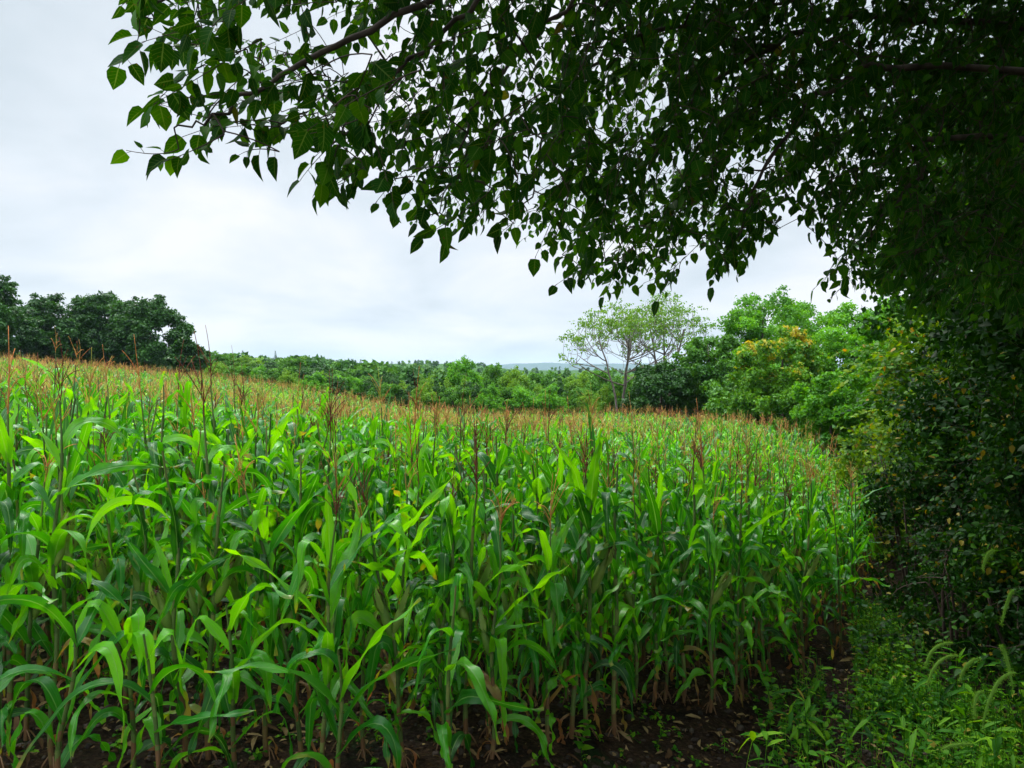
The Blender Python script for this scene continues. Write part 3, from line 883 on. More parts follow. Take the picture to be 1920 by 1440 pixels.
def corn_object(parts, label=None, group=None):
    stalk, fol, tas, earl = parts
    root = empty('corn_plant', (0, 0, 0), label=label, cat='corn plant', group=group)
    stalk.build('stalk', M['stalk'], root)
    fol.build('foliage', M['corn'], root)
    if tas.V: tas.build('tassel', M['tassel'], root)
    for e, s in earl:
        eo = e.build('ear', M['husk'], root)
        s.build('silk', M['silk'], eo)
    return root

# field layout
def front_y(x):      # the near edge of the planting
    return np.interp(x, [-30, -2.4, 0.2, 1.5, 3.8, 5.0], [3.3, 3.6, 4.15, 5.25, 7.7, 9.2])
def right_x(y):      # the edge along the hedgerow
    return np.interp(y, [0, 7.7, 9, 14, 20, 34, 50], [3.9, 3.9, 4.35, 7.1, 8.6, 10.5, 9.0])
ROW = R(17)
ux, uy = math.cos(ROW), math.sin(ROW)
rr_ = np.random.default_rng(5)
pts = []
for j in range(0, 92):
    off = 3.0 + j * .62
    du = .145 if j < 32 else .19
    u = np.arange(-48, 30, du)
    u = u + rr_.normal(size=len(u)) * .035
    v = off + rr_.normal(size=len(u)) * .035
    x = u * ux - v * uy; y = u * uy + v * ux
    pts.append(np.stack([x, y], 1))
pts = np.concatenate(pts)
x, y = pts.T
far_y = np.interp(x, [-40, -20, 0, 8, 12], [47, 46, 40, 33, 30])
ok = (y > front_y(x)) & (x < right_x(y)) & (y < far_y) & (np.abs(x) < .80 * y + 1.6) & (rr_.random(len(x)) > .07)
pts = pts[ok]
# heroes placed by hand: keep others from standing on them
heroes = [  # x, y, seed, H, lean, plane, kwargs, label
    (-2.42, 3.72, 901, 1.93, (.03, .05), 0.5, dict(tdry=.8, ears=1), 'tall corn plant with a dark red upright tassel near the left picture edge'),
    (-2.72, 3.95, 902, 1.45, (.12, 0), 1.2, dict(tdry=0, ears=1), 'corn plant closest to the bottom left corner, left of the dark tasselled one'),
    (-1.18, 3.95, 903, 1.55, (-.34, .1), 0.2, dict(tdry=0, wide=1.0, ears=1), 'corn plant whose pale stalk leans left with its tassel lying aside'),
    (-1.00, 3.75, 904, 1.46, (.06, .0), 1.15, dict(tdry=.7, wide=.98, ears=1, size=1.12), 'broad leaved corn plant with one great leaf standing upright, left of centre foreground'),
    (-.62, 4.05, 905, 1.5, (-.22, .02), 0.1, dict(tdry=.7, wide=1.0, ears=2, ear_dry=.0, size=1.1), 'corn plant with a dark leaning stalk and two husked ears in centre foreground'),
    (-.12, 4.15, 906, 1.36, (.05, .0), 2.8, dict(tdry=.0, wide=.98, ears=1), 'corn plant with a broad leaf bent sharply down, standing at bottom centre'),
    (.22, 4.4, 907, 1.36, (.02, .0), 0.9, dict(tdry=.0, wide=1.0, ears=1), 'corn plant at the right end of the foreground clump beside bare soil'),
    (-1.95, 3.62, 908, 1.05, (.05, -.1), .1, dict(tassel=False, wide=1.0, ears=0, nleaf=8), 'short corn plant with broad arching leaves low at the bottom left'),
    (-1.45, 3.70, 909, 1.0, (.0, -.1), 2.7, dict(tassel=False, wide=1.0, ears=0, nleaf=8), 'short corn plant with long leaves arching over the soil, left of the upright leaf'),
    (-.75, 4.75, 910, 1.45, (.05, 0), 1.9, dict(ears=1, ear_dry=.7, wide=1.1), 'corn plant with a yellow dried ear husk behind the foreground clump'),
    (1.5, 5.35, 911, 1.45, (.03, .0), 0.3, dict(ears=1), 'corn plant standing alone at the front corner with reddish dry stalk base over bare soil'),
    (-2.2, 3.45, 913, .95, (.1, -.05), .4, dict(tassel=False, wide=.98, ears=0, nleaf=9, size=1.1), 'low corn plant in the bottom left corner in front of the dark tasselled one'),
    (-1.72, 3.45, 914, .9, (-.05, -.05), 2.9, dict(tassel=False, wide=.98, ears=0, nleaf=8, size=1.1), 'low corn plant with leaves spread wide at the bottom, a quarter of the way across'),
    (-.85, 3.5, 915, .85, (.0, -.05), .1, dict(tassel=False, wide=1.0, ears=0, nleaf=8, size=1.15), 'low corn plant with long leaves at the bottom edge beneath the upright leaf'),
    (-.35, 3.75, 916, 1.15, (.05, -.05), 1.4, dict(tassel=False, wide=1.0, ears=0, nleaf=9, size=1.1), 'untasselled corn plant at the bottom edge left of the bent broad leaf'),
    (-4.3, 6.9, 917, 2.1, (.05, .0), 1.0, dict(ears=1, size=.9), 'tall corn plant on the left whose tassel rises against the dark trees'),
    (-3.45, 6.2, 918, 1.95, (-.08, .0), 1.9, dict(ears=1, size=.9), 'tall corn plant with tan tassel standing below the gap in the left grove'),
    (-6.2, 9.6, 919, 2.2, (.04, .0), .2, dict(ears=1, size=.9), 'tallest tasselled corn plant near the left picture edge, in front of the grove'),
    (-.2, 6.6, 920, 1.75, (.14, .0), 2.2, dict(ears=0, size=.85, tdry=.7), 'tall thin corn plant with dark leaning tassel in mid field, left of centre'),
    (1.55, 8.6, 921, 2.0, (-.1, .0), 2.6, dict(ears=1, size=.85), 'tall corn plant with its tassel leaning left, in front of the airy tree'),
    (.25, 9.0, 912, 1.75, (.02, .0), 1.3, dict(ears=1, ear_dry=.9), 'corn plant with golden dead leaves at the top, mid field'),
]
hx = np.array([(h[0], h[1]) for h in heroes])
dd = np.sqrt(((pts[:, None] - hx[None]) ** 2).sum(-1)).min(1)
pts = pts[dd > .2]
x, y = pts.T
# the closest strip on the left is thinner: soil shows between the rows
thin = (y < 5.0) & (x < -0.9) & (rr_.random(len(x)) < .15)
thin |= (y < 6.3) & (x < -1.6) & (y > 5.0) & (rr_.random(len(x)) < .1)
pts = pts[~thin]
dist = np.hypot(pts[:, 0], pts[:, 1])
order = np.argsort(dist)
pts = pts[order]; dist = dist[order]
inview = np.abs(pts[:, 0]) < .74 * pts[:, 1] + .25
near_idx = [i for i in range(len(pts)) if inview[i]][:284]
near_set = set(near_idx)

for (hx_, hy_, sd, H, lean, pl, kw, lab) in heroes:
    o = corn_object(corn_parts(sd, H=H, lean=lean, plane=pl, **kw), lab)
    o.location = (hx_, hy_, float(ground(hx_, hy_)))
    o['group'] = 'corn plants at the near edge of the field'

NV = 18
base = [corn_object(corn_parts(100 + k, H=[1.45, 1.6, 1.52, 1.38][k % 4], tassel=(k % 5 in (0, 2)), size=.9, lean=(rr_.normal() * .06, rr_.normal() * .06), ears=[1, 1, 0, 2][k % 4], tdry=.7 if k % 5 == 2 else 0)) for k in range(NV)]
used = [False] * NV
words_ord = ['front', 'second', 'third', 'fourth', 'fifth', 'sixth', 'seventh', 'eighth', 'ninth', 'tenth', 'eleventh', 'twelfth', 'thirteenth', 'fourteenth']
def nth(n):
    return '%d%s' % (n, 'th' if 10 <= n % 100 <= 20 else {1: 'st', 2: 'nd', 3: 'rd'}.get(n % 10, 'th'))
vrow = {i: int(round((-pts[i][0] * uy + pts[i][1] * ux - 3.0) / .62)) for i in near_idx}
r0_ = min(vrow.values())
place_in_row = {}
for j in set(vrow.values()):
    ids = sorted([i for i in near_idx if vrow[i] == j], key=lambda i: pts[i][0] / pts[i][1])
    for q, i in enumerate(ids):
        place_in_row[i] = (j - r0_, q, len(ids))
for c_, i in enumerate(near_idx):
    k = c_ % NV
    X, Y = pts[i]
    row, q, nrow = place_in_row[i]
    feat = ['with one ear', 'with one ear', 'without ears', 'with two ears'][k % 4] if k % 5 != 2 else 'with dark tassel'
    side = 'from the left' if q < nrow / 2 else 'from the right'
    pos_ = nth(q + 1) if q < nrow / 2 else nth(nrow - q)
    lab = 'corn plant %s, %s %s in %s planted row' % (feat, pos_, side, words_ord[min(row, 13)])
    s = float(rr_.uniform(.86, 1.14)) * (1.12 if X < -.35 * Y and Y > 5 else 1.07); rz = float(rr_.uniform(0, 6.28)); loc = (X, Y, float(ground(X, Y)))
    if not used[k]:
        o = base[k]; used[k] = True
        o.location = loc; o.rotation_euler = (0, 0, rz); o.scale = (s, s, s); tag(o, lab, 'corn plant', 'corn plants of the front rows')
    else:
        o = copy_tree(base[k], loc, rz, s, lab, 'corn plants of the front rows')

# the rest of the field is one mass
def field_mass():
    mb_s, mb_f, mb_t = MB(), MB(), MB()
    out = MB()
    rest = np.array([i for i in range(len(pts)) if i not in near_set])
    d = dist[rest]
    r = np.random.default_rng(9)
    for lod, (lo, hi), nv, fh in ((1, (0, 15), 18, 0.0), (2, (15, 99), 24, 0.55)):
        sel = rest[(d >= lo) & (d < hi)]
        which = r.integers(0, nv, len(sel))
        for k in range(nv):
            H = [1.45, 1.62, 1.53, 1.38][k % 4]
            st, fo, ta, er = corn_parts(300 + 40 * lod + k, H=H, lod=lod, lean=(r.normal() * .06, r.normal() * .06), ears=0, nleaf=13 if lod == 1 else 12, tdry=.7 if k % 9 == 3 else 0, from_h=fh, wide=.92 if lod == 1 else 1.1, size=.85, tassel=(k % 5 == 0 if lod == 1 else k % 5 in (1, 3, 4)))
            ss = sel[which == k]; n = len(ss)
            if n == 0: continue
            X, Y = pts[ss].T
            pos = np.stack([X, Y, ground(X, Y)], 1)
            a = r.uniform(0, 6.28, n); sc_ = r.uniform(.93, 1.08, n)
            rot = np.zeros((n, 3, 3)); rot[:, 0, 0] = np.cos(a); rot[:, 0, 1] = -np.sin(a); rot[:, 1, 0] = np.sin(a); rot[:, 1, 1] = np.cos(a); rot[:, 2, 2] = 1
            for src, dst in ((st, mb_s), (fo, mb_f), (ta, mb_t)):
                if not src.V: continue
                tm = src.merged()
                tv, tt, td = tm
                v = np.einsum('kij,kvj->kvi', rot, tv[None] * sc_[:, None, None]) + pos[:, None]
                D = np.tile(td[None], (n, 1, 1)); D[:, :, 0] = np.clip(D[:, :, 0] * .7 + r.random(n)[:, None] * .3, 0, 1)
                dst.V.append(v.reshape(-1, 3)); dst.T.append((tt[None] + (np.arange(n) * len(tv))[:, None, None]).reshape(-1, 3) + dst.n); dst.D.append(D.reshape(-1, 4)); dst.n += n * len(tv)
    o = mb_f.build('corn_crop', M['corn'])
    # one object: three materials
    for k, (mbx, mt) in enumerate(((mb_s, 'stalk'), (mb_t, 'tassel'))):
        q = mbx.build('tmp', M[mt]); 
        with bpy.context.temp_override(active_object=o, object=o, selected_objects=[o, q], selected_editable_objects=[o, q]):
            bpy.ops.object.join()
    o.name = 'corn_crop'
    tag(o, 'mass of tasselled corn filling the field behind the front rows', 'corn crop', kind='stuff')
field_mass()

# ------------------------------------------------------------------ overhanging tree
def in_poly(px, py, poly):
    c = False; n = len(poly); j = n - 1
    for i in range(n):
        xi, yi = poly[i]; xj, yj = poly[j]
        if (yi > py) != (yj > py) and px < (xj - xi) * (py - yi) / (yj - yi) + xi: c = not c
        j = i
    return c

def overhang():
    r = np.random.default_rng(42)
    root = empty('overhanging_tree', (5.9, 3.6, float(ground(5.9, 3.6))), label='big dark tree whose leafy branches hang over the field from the top right', cat='tree')
    o_ = np.array(root.location)
    bark, tw = MB(), MB()
    t0 = np.array([5.9, 3.6, float(ground(5.9, 3.6)) - .3])
    tp = poly_smooth([t0, (5.8, 3.6, 1.4), (5.5, 3.5, 3.2), (5.2, 3.6, 5.2), (5.3, 3.8, 7.5)], 6)
    tube(bark, tp - o_, np.linspace(.24, .07, len(tp)), 12)
    limbs = [
        [(5.5, 3.5, 3.3), P(1750, -150, 3.1), P(1350, -160, 2.7), P(1000, -70, 2.55), P(700, 60, 2.4), P(527, 146, 2.3), P(417, 217, 2.25), P(330, 242, 2.2)],
        [(5.4, 3.5, 3.6), P(1700, 40, 4.2), P(1450, 90, 4.0), P(1240, 240, 3.8), P(1150, 380, 3.7), P(1135, 490, 3.65)],
        [(5.4, 3.5, 3.4), P(1760, 130, 3.8), P(1560, 170, 3.7), P(1440, 300, 3.7), P(1390, 420, 3.7), P(1360, 490, 3.7)],
        [(5.6, 3.5, 3.0), P(1830, 260, 4.0), P(1720, 330, 4.1), P(1640, 430, 4.1), P(1575, 510, 4.1)],
        [P(1350, -160, 2.7), P(1120, -30, 2.9), P(960, 120, 2.95), P(870, 260, 2.95), P(825, 400, 2.95)],
        [P(1000, -70, 2.55), P(740, -60, 2.35), P(480, -30, 2.2), P(330, -10, 2.15), P(285, 40, 2.15)],
        [P(1000, -70, 2.55), P(870, 30, 2.6), P(730, 160, 2.6), P(640, 260, 2.6), P(605, 330, 2.6)],
        [P(1450, 90, 4.0), P(1200, 60, 3.6), P(1060, 190, 3.5), P(1000, 330, 3.5), P(985, 430, 3.5)],
        [(5.2, 3.6, 5.), (3.5, 4.6, 5.0), (2.0, 5.2, 4.9), (1.0, 5.4, 4.7), (.4, 5.5, 4.4)],
        [(5.3, 3.5, 4.2), (5.0, 5.5, 4.6), (4.4, 6.8, 4.5), (3.6, 7.4, 4.3)],
    ]
    nodes, nr = [], []
    for li, L in enumerate(limbs):
        sp = poly_smooth(L, 6)
        r0 = .022 if li in (0, 1, 2, 3, 8, 9) else .012
        rad = np.linspace(r0, .0025, len(sp)) ** 1.0
        sp[1:-1] += r.normal(size=(len(sp) - 2, 3)) * .012
        tube(bark, sp - o_, rad, 8 if r0 > .03 else 6)
        nodes += [q for q in sp[4:]]; nr += list(rad[4:])
    bark.build('trunk', M['bark'], root)
    poly = [(200, -60), (215, 40), (330, 70), (240, 120), (290, 215), (260, 225), (330, 250), (400, 245), (450, 290), (540, 260), (565, 335), (600, 372), (650, 350), (700, 390),
            (790, 455), (840, 462), (900, 440), (990, 480), (1050, 530), (1130, 560), (1240, 560), (1262, 470), (1300, 440), (1330, 525), (1385, 520), (1440, 400), (1480, 395),
            (1530, 440), (1545, 545), (1600, 560), (1700, 600), (1960, 640), (1960, -60)]
    holes = [((300, 150), 28, 14), ((500, 45), 26, 12), ((1000, 60), 25, 14), ((820, 120), 16, 22), ((1130, 120), 14, 22), ((1230, 200), 18, 14), ((1040, 200), 14, 12), ((1480, 60), 20, 12), ((1000, 260), 12, 14), ((1240, 330), 18, 14), ((650, 190), 16, 20), ((1385, 335), 45, 22), ((1440, 445), 30, 38), ((610, 110), 14, 40), ((1590, 110), 22, 20), ((905, 270), 22, 30), ((690, 120), 16, 20)]
    tips = []
    def depth_for(px):
        return float(np.interp(px, [200, 600, 900, 1200, 1500, 1900], [2.2, 2.45, 2.9, 3.5, 3.9, 4.3]))
    fixed = [(225, 130), (275, 212), (240, 290), (292, 318), (345, 265), (452, 298), (512, 270), (480, 275), (598, 374), (565, 345), (632, 350), (662, 358), (705, 388), (740, 408), (792, 452), (836, 462),
             (905, 425), (930, 452), (1003, 490), (1040, 542), (1078, 528), (1130, 560), (1155, 545), (1232, 572), (1190, 540), (1245, 470), (1330, 545), (1380, 525), (1350, 505), (1410, 460), (1250, 475), (1486, 400), (1500, 420),
             (1522, 550), (1555, 565), (1585, 540), (280, 60), (310, 100), (255, 15), (270, 90), (320, 20)]
    for px, py in fixed: tips.append((px, py - 6, depth_for(px) + r.normal() * .06, 1))
    while len(tips) < 2350:
        px, py = r.uniform(200, 1960), r.uniform(-90, 640)
        keepp = np.interp(px, [200, 500, 900, 1400, 1900], [.13, .18, .27, .9, 1.0])
        if r.random() > keepp or not in_poly(px, py + 14, poly): continue
        if any(((px - h[0]) / h[1]) ** 2 + ((py - h[1 - 1 + 0][1] if False else py - h[0][1]) / h[2]) ** 2 < 1 if False else False for h in []): continue
        if any(((px - c[0]) / (a + 12)) ** 2 + ((py - c[1]) / (b + 12)) ** 2 < 1 for c, a, b in holes): continue
        d = depth_for(px) + r.normal() * .28 + (r.random() < .6) * r.uniform(.3, 3.4) * np.interp(px, [300, 1000], [.2, 1])
        tips.append((px, py, max(1.9, d), 0))
    lv, axs, nrs, szs, rds, dys = [], [], [], [], [], []
    arrn = nodes
    starts = []
    for (px, py, d, fx) in tips:
        T = P(px, py, d)
        ln = r.uniform(.16, .34) if fx else r.uniform(.2, .42)
        lf = float(np.interp(px, [450, 800], [1, 0]))
        dr = nrm(np.array([-.42 - .5 * lf + r.normal() * .35, r.normal() * .4, -.8 + .45 * lf + r.normal() * .3]))
        Sx = T - dr * ln
        starts.append((T, Sx, dr, ln, fx))
    lim = np.array(nodes)
    starts.sort(key=lambda q: np.min(np.linalg.norm(lim - q[1], axis=1)))
    N_ = np.array(nodes); RR = np.array(nr)
    for (T, Sx, dr, ln, fx) in starts:
        dn = np.linalg.norm(N_ - Sx, axis=1)
        j = int(np.argmin(dn))
        side = r.normal(size=3) * .035 * min(1, dn[j] * 3)
        br = curve(N_[j], (N_[j] + Sx) / 2 + side + np.array([0, 0, .06 * dn[j]]), Sx, n=6)
        r1 = .0022; r0 = float(min(max(RR[j] * .8, .0025), .006 + dn[j] * .004))
        tube(tw, br - o_, np.linspace(r0, r1, 6), 5, rnd=r.random(), cap=False)
        spr = curve(Sx, (Sx + T) / 2 + r.normal(size=3) * .03 + np.array([.03, 0, .02]), T, n=8)
        tube(tw, spr - o_, np.linspace(r1, .001, 8), 4, rnd=r.random())
        N_ = np.vstack([N_, br[2:5], spr[2:5:2]]); RR = np.append(RR, [r1 * 1.3] * 5)
        nl = int(ln / .03)
        k = np.arange(nl); s = (k + .6) / nl * 7
        pos = np.array([np.interp(s, range(8), spr[:, c]) for c in range(3)]).T
        sd = nrm(np.cross(dr, rand_dirs(1, .6, r)[0]))
        sgn = np.where(k % 2 == 0, 1, -1)[:, None]
        outv = sd[None] * sgn + dr[None] * .35 + np.array([0, 0, -.45]) + r.normal(size=(nl, 3)) * .3
        outv[-1] = dr + np.array([0, 0, -.3])
        outv = nrm(outv)
        pe = pos + outv * .018
        size = .066 * (1 + .02 * (T[1] < 2.5)) * (.5 + .85 * r.random(nl)) * (1. if T[1] < 3.2 else .92)
        for a_, b_ in zip(pos, pe): tube(tw, np.array([a_, b_]) - o_, .0009, 3, cap=False)
        lv.append(pe); axs.append(nrm(outv + np.array([0, 0, -.35]) + r.normal(size=(nl, 3)) * .2))
        nrs.append(nrm(r.normal(size=(nl, 3)) * .75 + np.array([0, -.35, .8]))); szs.append(size); rds.append(np.clip(r.random() * .4 + r.random(nl) * .6, 0, 1)); dys.append((r.random(nl) < .004) * .5)
    lv, axs, nrs, szs, rds, dys = [np.concatenate(q) for q in (lv, axs, nrs, szs, rds, dys)]
    tw.build('branch', M['twig'], root)
    crown = MB()
    pick = r.integers(0, 3, len(lv))
    for q, tm in enumerate((LEAF, LEAF_B, LEAF_C)):
        m_ = pick == q
        crown.inst(tm, lv[m_] - o_, frames(axs[m_], nrs[m_]), szs[m_], rds[m_], dys[m_])
    # upper crown above the picture: clumps of leaves that shade everything below
    n = 1500
    C = np.stack([r.uniform(-1.6, 10.5, n), r.uniform(-4, 9.5, n), np.zeros(n)], 1)
    C[:, 2] = np.maximum(2.9 + .60 * np.maximum(C[:, 1], 0), 4.3) + r.random(n) ** 1.5 * 4.2
    dome = ((C[:, 0] - 5.2) / 6.8) ** 2 + ((C[:, 1] - 3.) / 6.8) ** 2
    C = C[dome < 1]
    Rr = r.uniform(.35, .7, len(C))
    scatter_leaves(crown, C - o_, Rr, 75, .14, r, tm=CARD, flat=.6)
    crown.build('crown', M['canopy'], root)
overhang()

# ------------------------------------------------------------------ hedgerow shrubs on the right
def add_sprays(tw, cr, start, dirs, lens, leaf, r, gap=.045, tms=(LEAF, LEAF_C), droop=.5, dry=.03, th=.002):
    pos_, ax_, nn_, sz_, rd_ = [], [], [], [], []
    for s0, d0, ln in zip(start, dirs, lens):
        e = s0 + nrm(d0) * ln + np.array([0, 0, -droop * ln * .6])
        c = curve(s0, s0 + nrm(d0) * ln * .6 + np.array([0, 0, .12 * ln]), e, n=9)
        tube(tw, c, np.linspace(th, .0012, 9), 4, rnd=r.random())
        nl = max(3, int(ln / gap)); k = np.arange(nl); s_ = (k + .7) / nl * 8
        p = np.array([np.interp(s_, range(9), c[:, q]) for q in range(3)]).T
        sd = nrm(np.cross(d0, [0, 0, 1.]) + 1e-3); sg = np.where(k % 2 == 0, 1, -1)[:, None]
        o = nrm(sd[None] * sg + nrm(d0)[None] * .5 + np.array([0, 0, -.3]) + r.normal(size=(nl, 3)) * .3)
        pos_.append(p); ax_.append(o); nn_.append(nrm(r.normal(size=(nl, 3)) * .45 + np.array([0, -.2, .9])))
        sz_.append(leaf * r.uniform(.6, 1.25, nl)); rd_.append(np.clip(r.random() * .5 + r.random(nl) * .5, 0, 1))
    pos_, ax_, nn_, sz_, rd_ = [np.concatenate(q) for q in (pos_, ax_, nn_, sz_, rd_)]
    w_ = r.integers(0, len(tms), len(pos_))
    for q, tm in enumerate(tms):
        m_ = w_ == q
        cr.inst(tm, pos_[m_], frames(ax_[m_], nn_[m_]), sz_[m_], rd_[m_], (r.random(m_.sum()) < dry) * 1.)

def shrub(name, x, y, H, W, mat, seed, label, n_cl=70, per=90, leaf=.055, dry=.03, cb=.0, tm=SMALL, D=None, sparse=0):
    r = np.random.default_rng(seed)
    root = empty(name, (x, y, float(ground(x, y))), label=label, cat='shrub', group='shrubs of the hedgerow on the right')
    st, cr = MB(), MB()
    D = D or W
    tips, starts = [], []
    for k in range(9):
        a = r.uniform(0, 6.28); b = np.array([math.cos(a) * W * .08, math.sin(a) * W * .08, -.1])
        e = np.array([math.cos(a) * W * .36 * r.random() ** .5, math.sin(a) * D * .36 * r.random() ** .5, H * r.uniform(.6, .95)])
        pts_ = curve(b, (b + e) / 2 + np.array([0, 0, H * .12]) + r.normal(size=3) * .12, e, n=9)
        tube(st, pts_, np.linspace(.022, .006, 9), 6, rnd=r.random()); starts += list(pts_[2:])
    C = []
    for k in range(n_cl):
        d = rand_dirs(1, .1, r)[0]; rr2 = r.random() ** .3
        C.append([d[0] * W / 2 * rr2, d[1] * D / 2 * rr2, H * (.5 + cb / 2) + d[2] * H * (.5 - cb / 2) * rr2])
    C = np.array(C); S_ = np.array(starts)
    for c in C:
        j = int(np.argmin(np.linalg.norm(S_ - c, axis=1)))
        pts_ = curve(S_[j], (S_[j] + c) / 2 + r.normal(size=3) * .08, c, n=6)
        tube(st, pts_, np.linspace(.007, .0025, 6), 4, rnd=r.random())
        S_ = np.vstack([S_, pts_[2:5]])
        for q in range(3):
            e = c + rand_dirs(1, .1, r)[0] * r.uniform(.2, .45)
            tube(st, curve(c, (c + e) / 2 + r.normal(size=3) * .05, e, n=5), np.linspace(.003, .0012, 5), 3)
    ns = int(130 * W * H / 8)
    b = r.integers(0, n_cl, ns); C0 = C[b]
    dirs = nrm((C0 - np.array([0, 0, H * .45])) / np.array([W, D, H]) + rand_dirs(ns, .15, r) * .5)
    add_sprays(st, cr, C0 + dirs * .1, dirs, r.uniform(.35, .95, ns) * (.6 + .12 * (H + W)), leaf * 1.15, r, dry=dry)
    st.build('stem', M['twig'], root)
    rad = r.uniform(.05, .15, n_cl) * (H + W) / 2
    scatter_leaves(cr, C, rad, per, leaf, r, tm=tm, flat=.85, up=.7, droop=.5, a=lambda n: (r.random(n) < dry) * 1.)
    cr.build('crown', M[mat], root)
    return root
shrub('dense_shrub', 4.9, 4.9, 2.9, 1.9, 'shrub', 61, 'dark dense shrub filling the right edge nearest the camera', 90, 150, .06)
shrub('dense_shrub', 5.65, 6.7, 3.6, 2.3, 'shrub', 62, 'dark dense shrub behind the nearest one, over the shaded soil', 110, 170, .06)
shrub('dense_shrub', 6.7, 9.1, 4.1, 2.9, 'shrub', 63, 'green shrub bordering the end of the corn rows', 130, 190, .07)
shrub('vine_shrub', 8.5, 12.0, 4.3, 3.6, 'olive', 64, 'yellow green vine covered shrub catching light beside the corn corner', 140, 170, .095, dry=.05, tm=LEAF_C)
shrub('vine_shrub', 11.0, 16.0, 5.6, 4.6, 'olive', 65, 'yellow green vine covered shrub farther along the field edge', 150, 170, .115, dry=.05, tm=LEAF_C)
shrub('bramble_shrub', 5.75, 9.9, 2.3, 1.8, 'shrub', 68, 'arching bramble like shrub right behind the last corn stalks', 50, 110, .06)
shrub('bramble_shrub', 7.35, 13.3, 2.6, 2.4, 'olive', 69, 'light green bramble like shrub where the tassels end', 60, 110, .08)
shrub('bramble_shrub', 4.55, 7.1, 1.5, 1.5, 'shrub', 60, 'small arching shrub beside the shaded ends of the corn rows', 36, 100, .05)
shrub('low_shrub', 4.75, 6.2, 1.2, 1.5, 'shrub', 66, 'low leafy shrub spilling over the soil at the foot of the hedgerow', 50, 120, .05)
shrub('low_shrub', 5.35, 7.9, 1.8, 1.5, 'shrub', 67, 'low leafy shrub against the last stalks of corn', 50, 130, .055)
def hedge_tree(x, y, H, W, mat, sd, label, leaf=.12, cb=.1, cl=150, per=220):
    t = make_tree('hedgerow_tree', H, W, mat, sd, clumps=cl, per=per, leaf=leaf, crown_base=cb, rc=(.06, .11), trunk_r=.13)
    t.location = (x, y, float(ground(x, y))); tag(t, label, 'tree', 'trees of the hedgerow on the right')
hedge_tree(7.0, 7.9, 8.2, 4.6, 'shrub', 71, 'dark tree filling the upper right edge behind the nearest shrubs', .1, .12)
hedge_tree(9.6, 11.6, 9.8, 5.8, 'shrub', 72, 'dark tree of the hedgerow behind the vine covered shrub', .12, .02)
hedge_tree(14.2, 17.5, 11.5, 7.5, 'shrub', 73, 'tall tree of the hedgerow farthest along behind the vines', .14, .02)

# ------------------------------------------------------------------ undergrowth, litter, grasses
def weeds():
    r = np.random.default_rng(81)
    mb = MB()
    def patch(n, fx, h, leaf, tm, per=9):
        XY = []
        while len(XY) < n:
            q = fx()
            if q is not None: XY.append(q)
        XY = np.array(XY); g = ground(XY[:, 0], XY[:, 1])
        for (x_, y_), g_ in zip(XY, g):
            hh = h * r.uniform(.5, 1.3)
            top = np.array([x_ + r.normal() * .05, y_ + r.normal() * .05, g_ + hh])
            tube(mb, curve((x_, y_, g_ - .02), ((x_ + top[0]) / 2, y_, g_ + hh * .6), top, n=4), .0018, 3, rnd=r.random(), cap=False)
            s = r.random(per) ** .8
            pos = np.stack([x_ + (top[0] - x_) * s, y_ + (top[1] - y_) * s, g_ + hh * s], 1)
            ax = nrm(rand_dirs(per, .2, r) * np.array([1, 1, .45]))
            mb.inst(tm, pos, frames(ax, np.tile([0, 0, 1.], (per, 1)) + r.normal(size=(per, 3)) * .25), leaf * r.uniform(.6, 1.3, per), np.clip(r.normal(.5, .25, per), 0, 1), (r.random(per) < .03) * 1.)
    def bottom_right():
        y_ = r.uniform(3.1, 6.2); e = np.interp(y_, [3.1, 4.2, 5, 6.2], [1.0, 1.5, 2.05, 2.75]) + r.normal() * .18
        x_ = r.uniform(1.2, 4.6)
        clump = math.sin(x_ * 4.1 + 1.3 * math.sin(y_ * 3.)) + math.sin(y_ * 4.7 + x_ * 1.7)
        return (x_, y_) if x_ > e and r.random() < .06 + .5 * max(0, clump) else None
    patch(520, bottom_right, .2, .045, SMALL, 9)
    patch(300, bottom_right, .34, .05, LEAF, 9)
    patch(400, bottom_right, .36, .045, NARROW, 22)
    patch(160, bottom_right, .5, .16, NARROW, 6)
    def edge():
        y_ = r.uniform(5.5, 9.5); x_ = front_y(0) * 0 + np.interp(y_, [5, 9.5], [2.45, 4.55]) + abs(r.normal()) * .5
        return (x_, y_)
    patch(650, edge, .25, .045, SMALL, 9)
    def soil():
        y_ = r.uniform(3.2, 9); x_ = r.uniform(-3.2, 3.2)
        return (x_, y_) if r.random() < .5 + .5 * math.sin(x_ * 3.1 + 2 * math.sin(y_ * 2.3)) else None
    patch(750, soil, .06, .035, SMALL, 7)
    o = mb.build('ground_weeds', M['weed'])
    tag(o, 'low bright green weeds covering the ground below the hedgerow', 'weeds', kind='stuff')
weeds()

def litter():
    r = np.random.default_rng(82)
    mb = MB(); n = 9000
    y_ = r.uniform(3, 11, n); x_ = r.uniform(-.75, .75, n) * y_
    g = ground(x_, y_)
    pos = np.stack([x_, y_, g + r.uniform(.005, .035, n)], 1)
    ax = nrm(rand_dirs(n, 0, r) * np.array([1, 1, .25])); nz = nrm(np.tile([0, 0, 1.], (n, 1)) + r.normal(size=(n, 3)) * .4)
    m_ = r.random(n) < .75
    mb.inst(SMALL, pos[m_], frames(ax[m_], nz[m_]), r.uniform(.02, .055, m_.sum()), r.random(m_.sum()))
    m_ = ~m_
    mb.inst(NARROW, pos[m_], frames(ax[m_], nz[m_]), r.uniform(.06, .18, m_.sum()), r.random(m_.sum()))
    o = mb.build('leaf_litter', M['litter'])
    tag(o, 'dry brown leaf scraps strewn over the dark soil', 'leaf litter', kind='stuff')
litter()

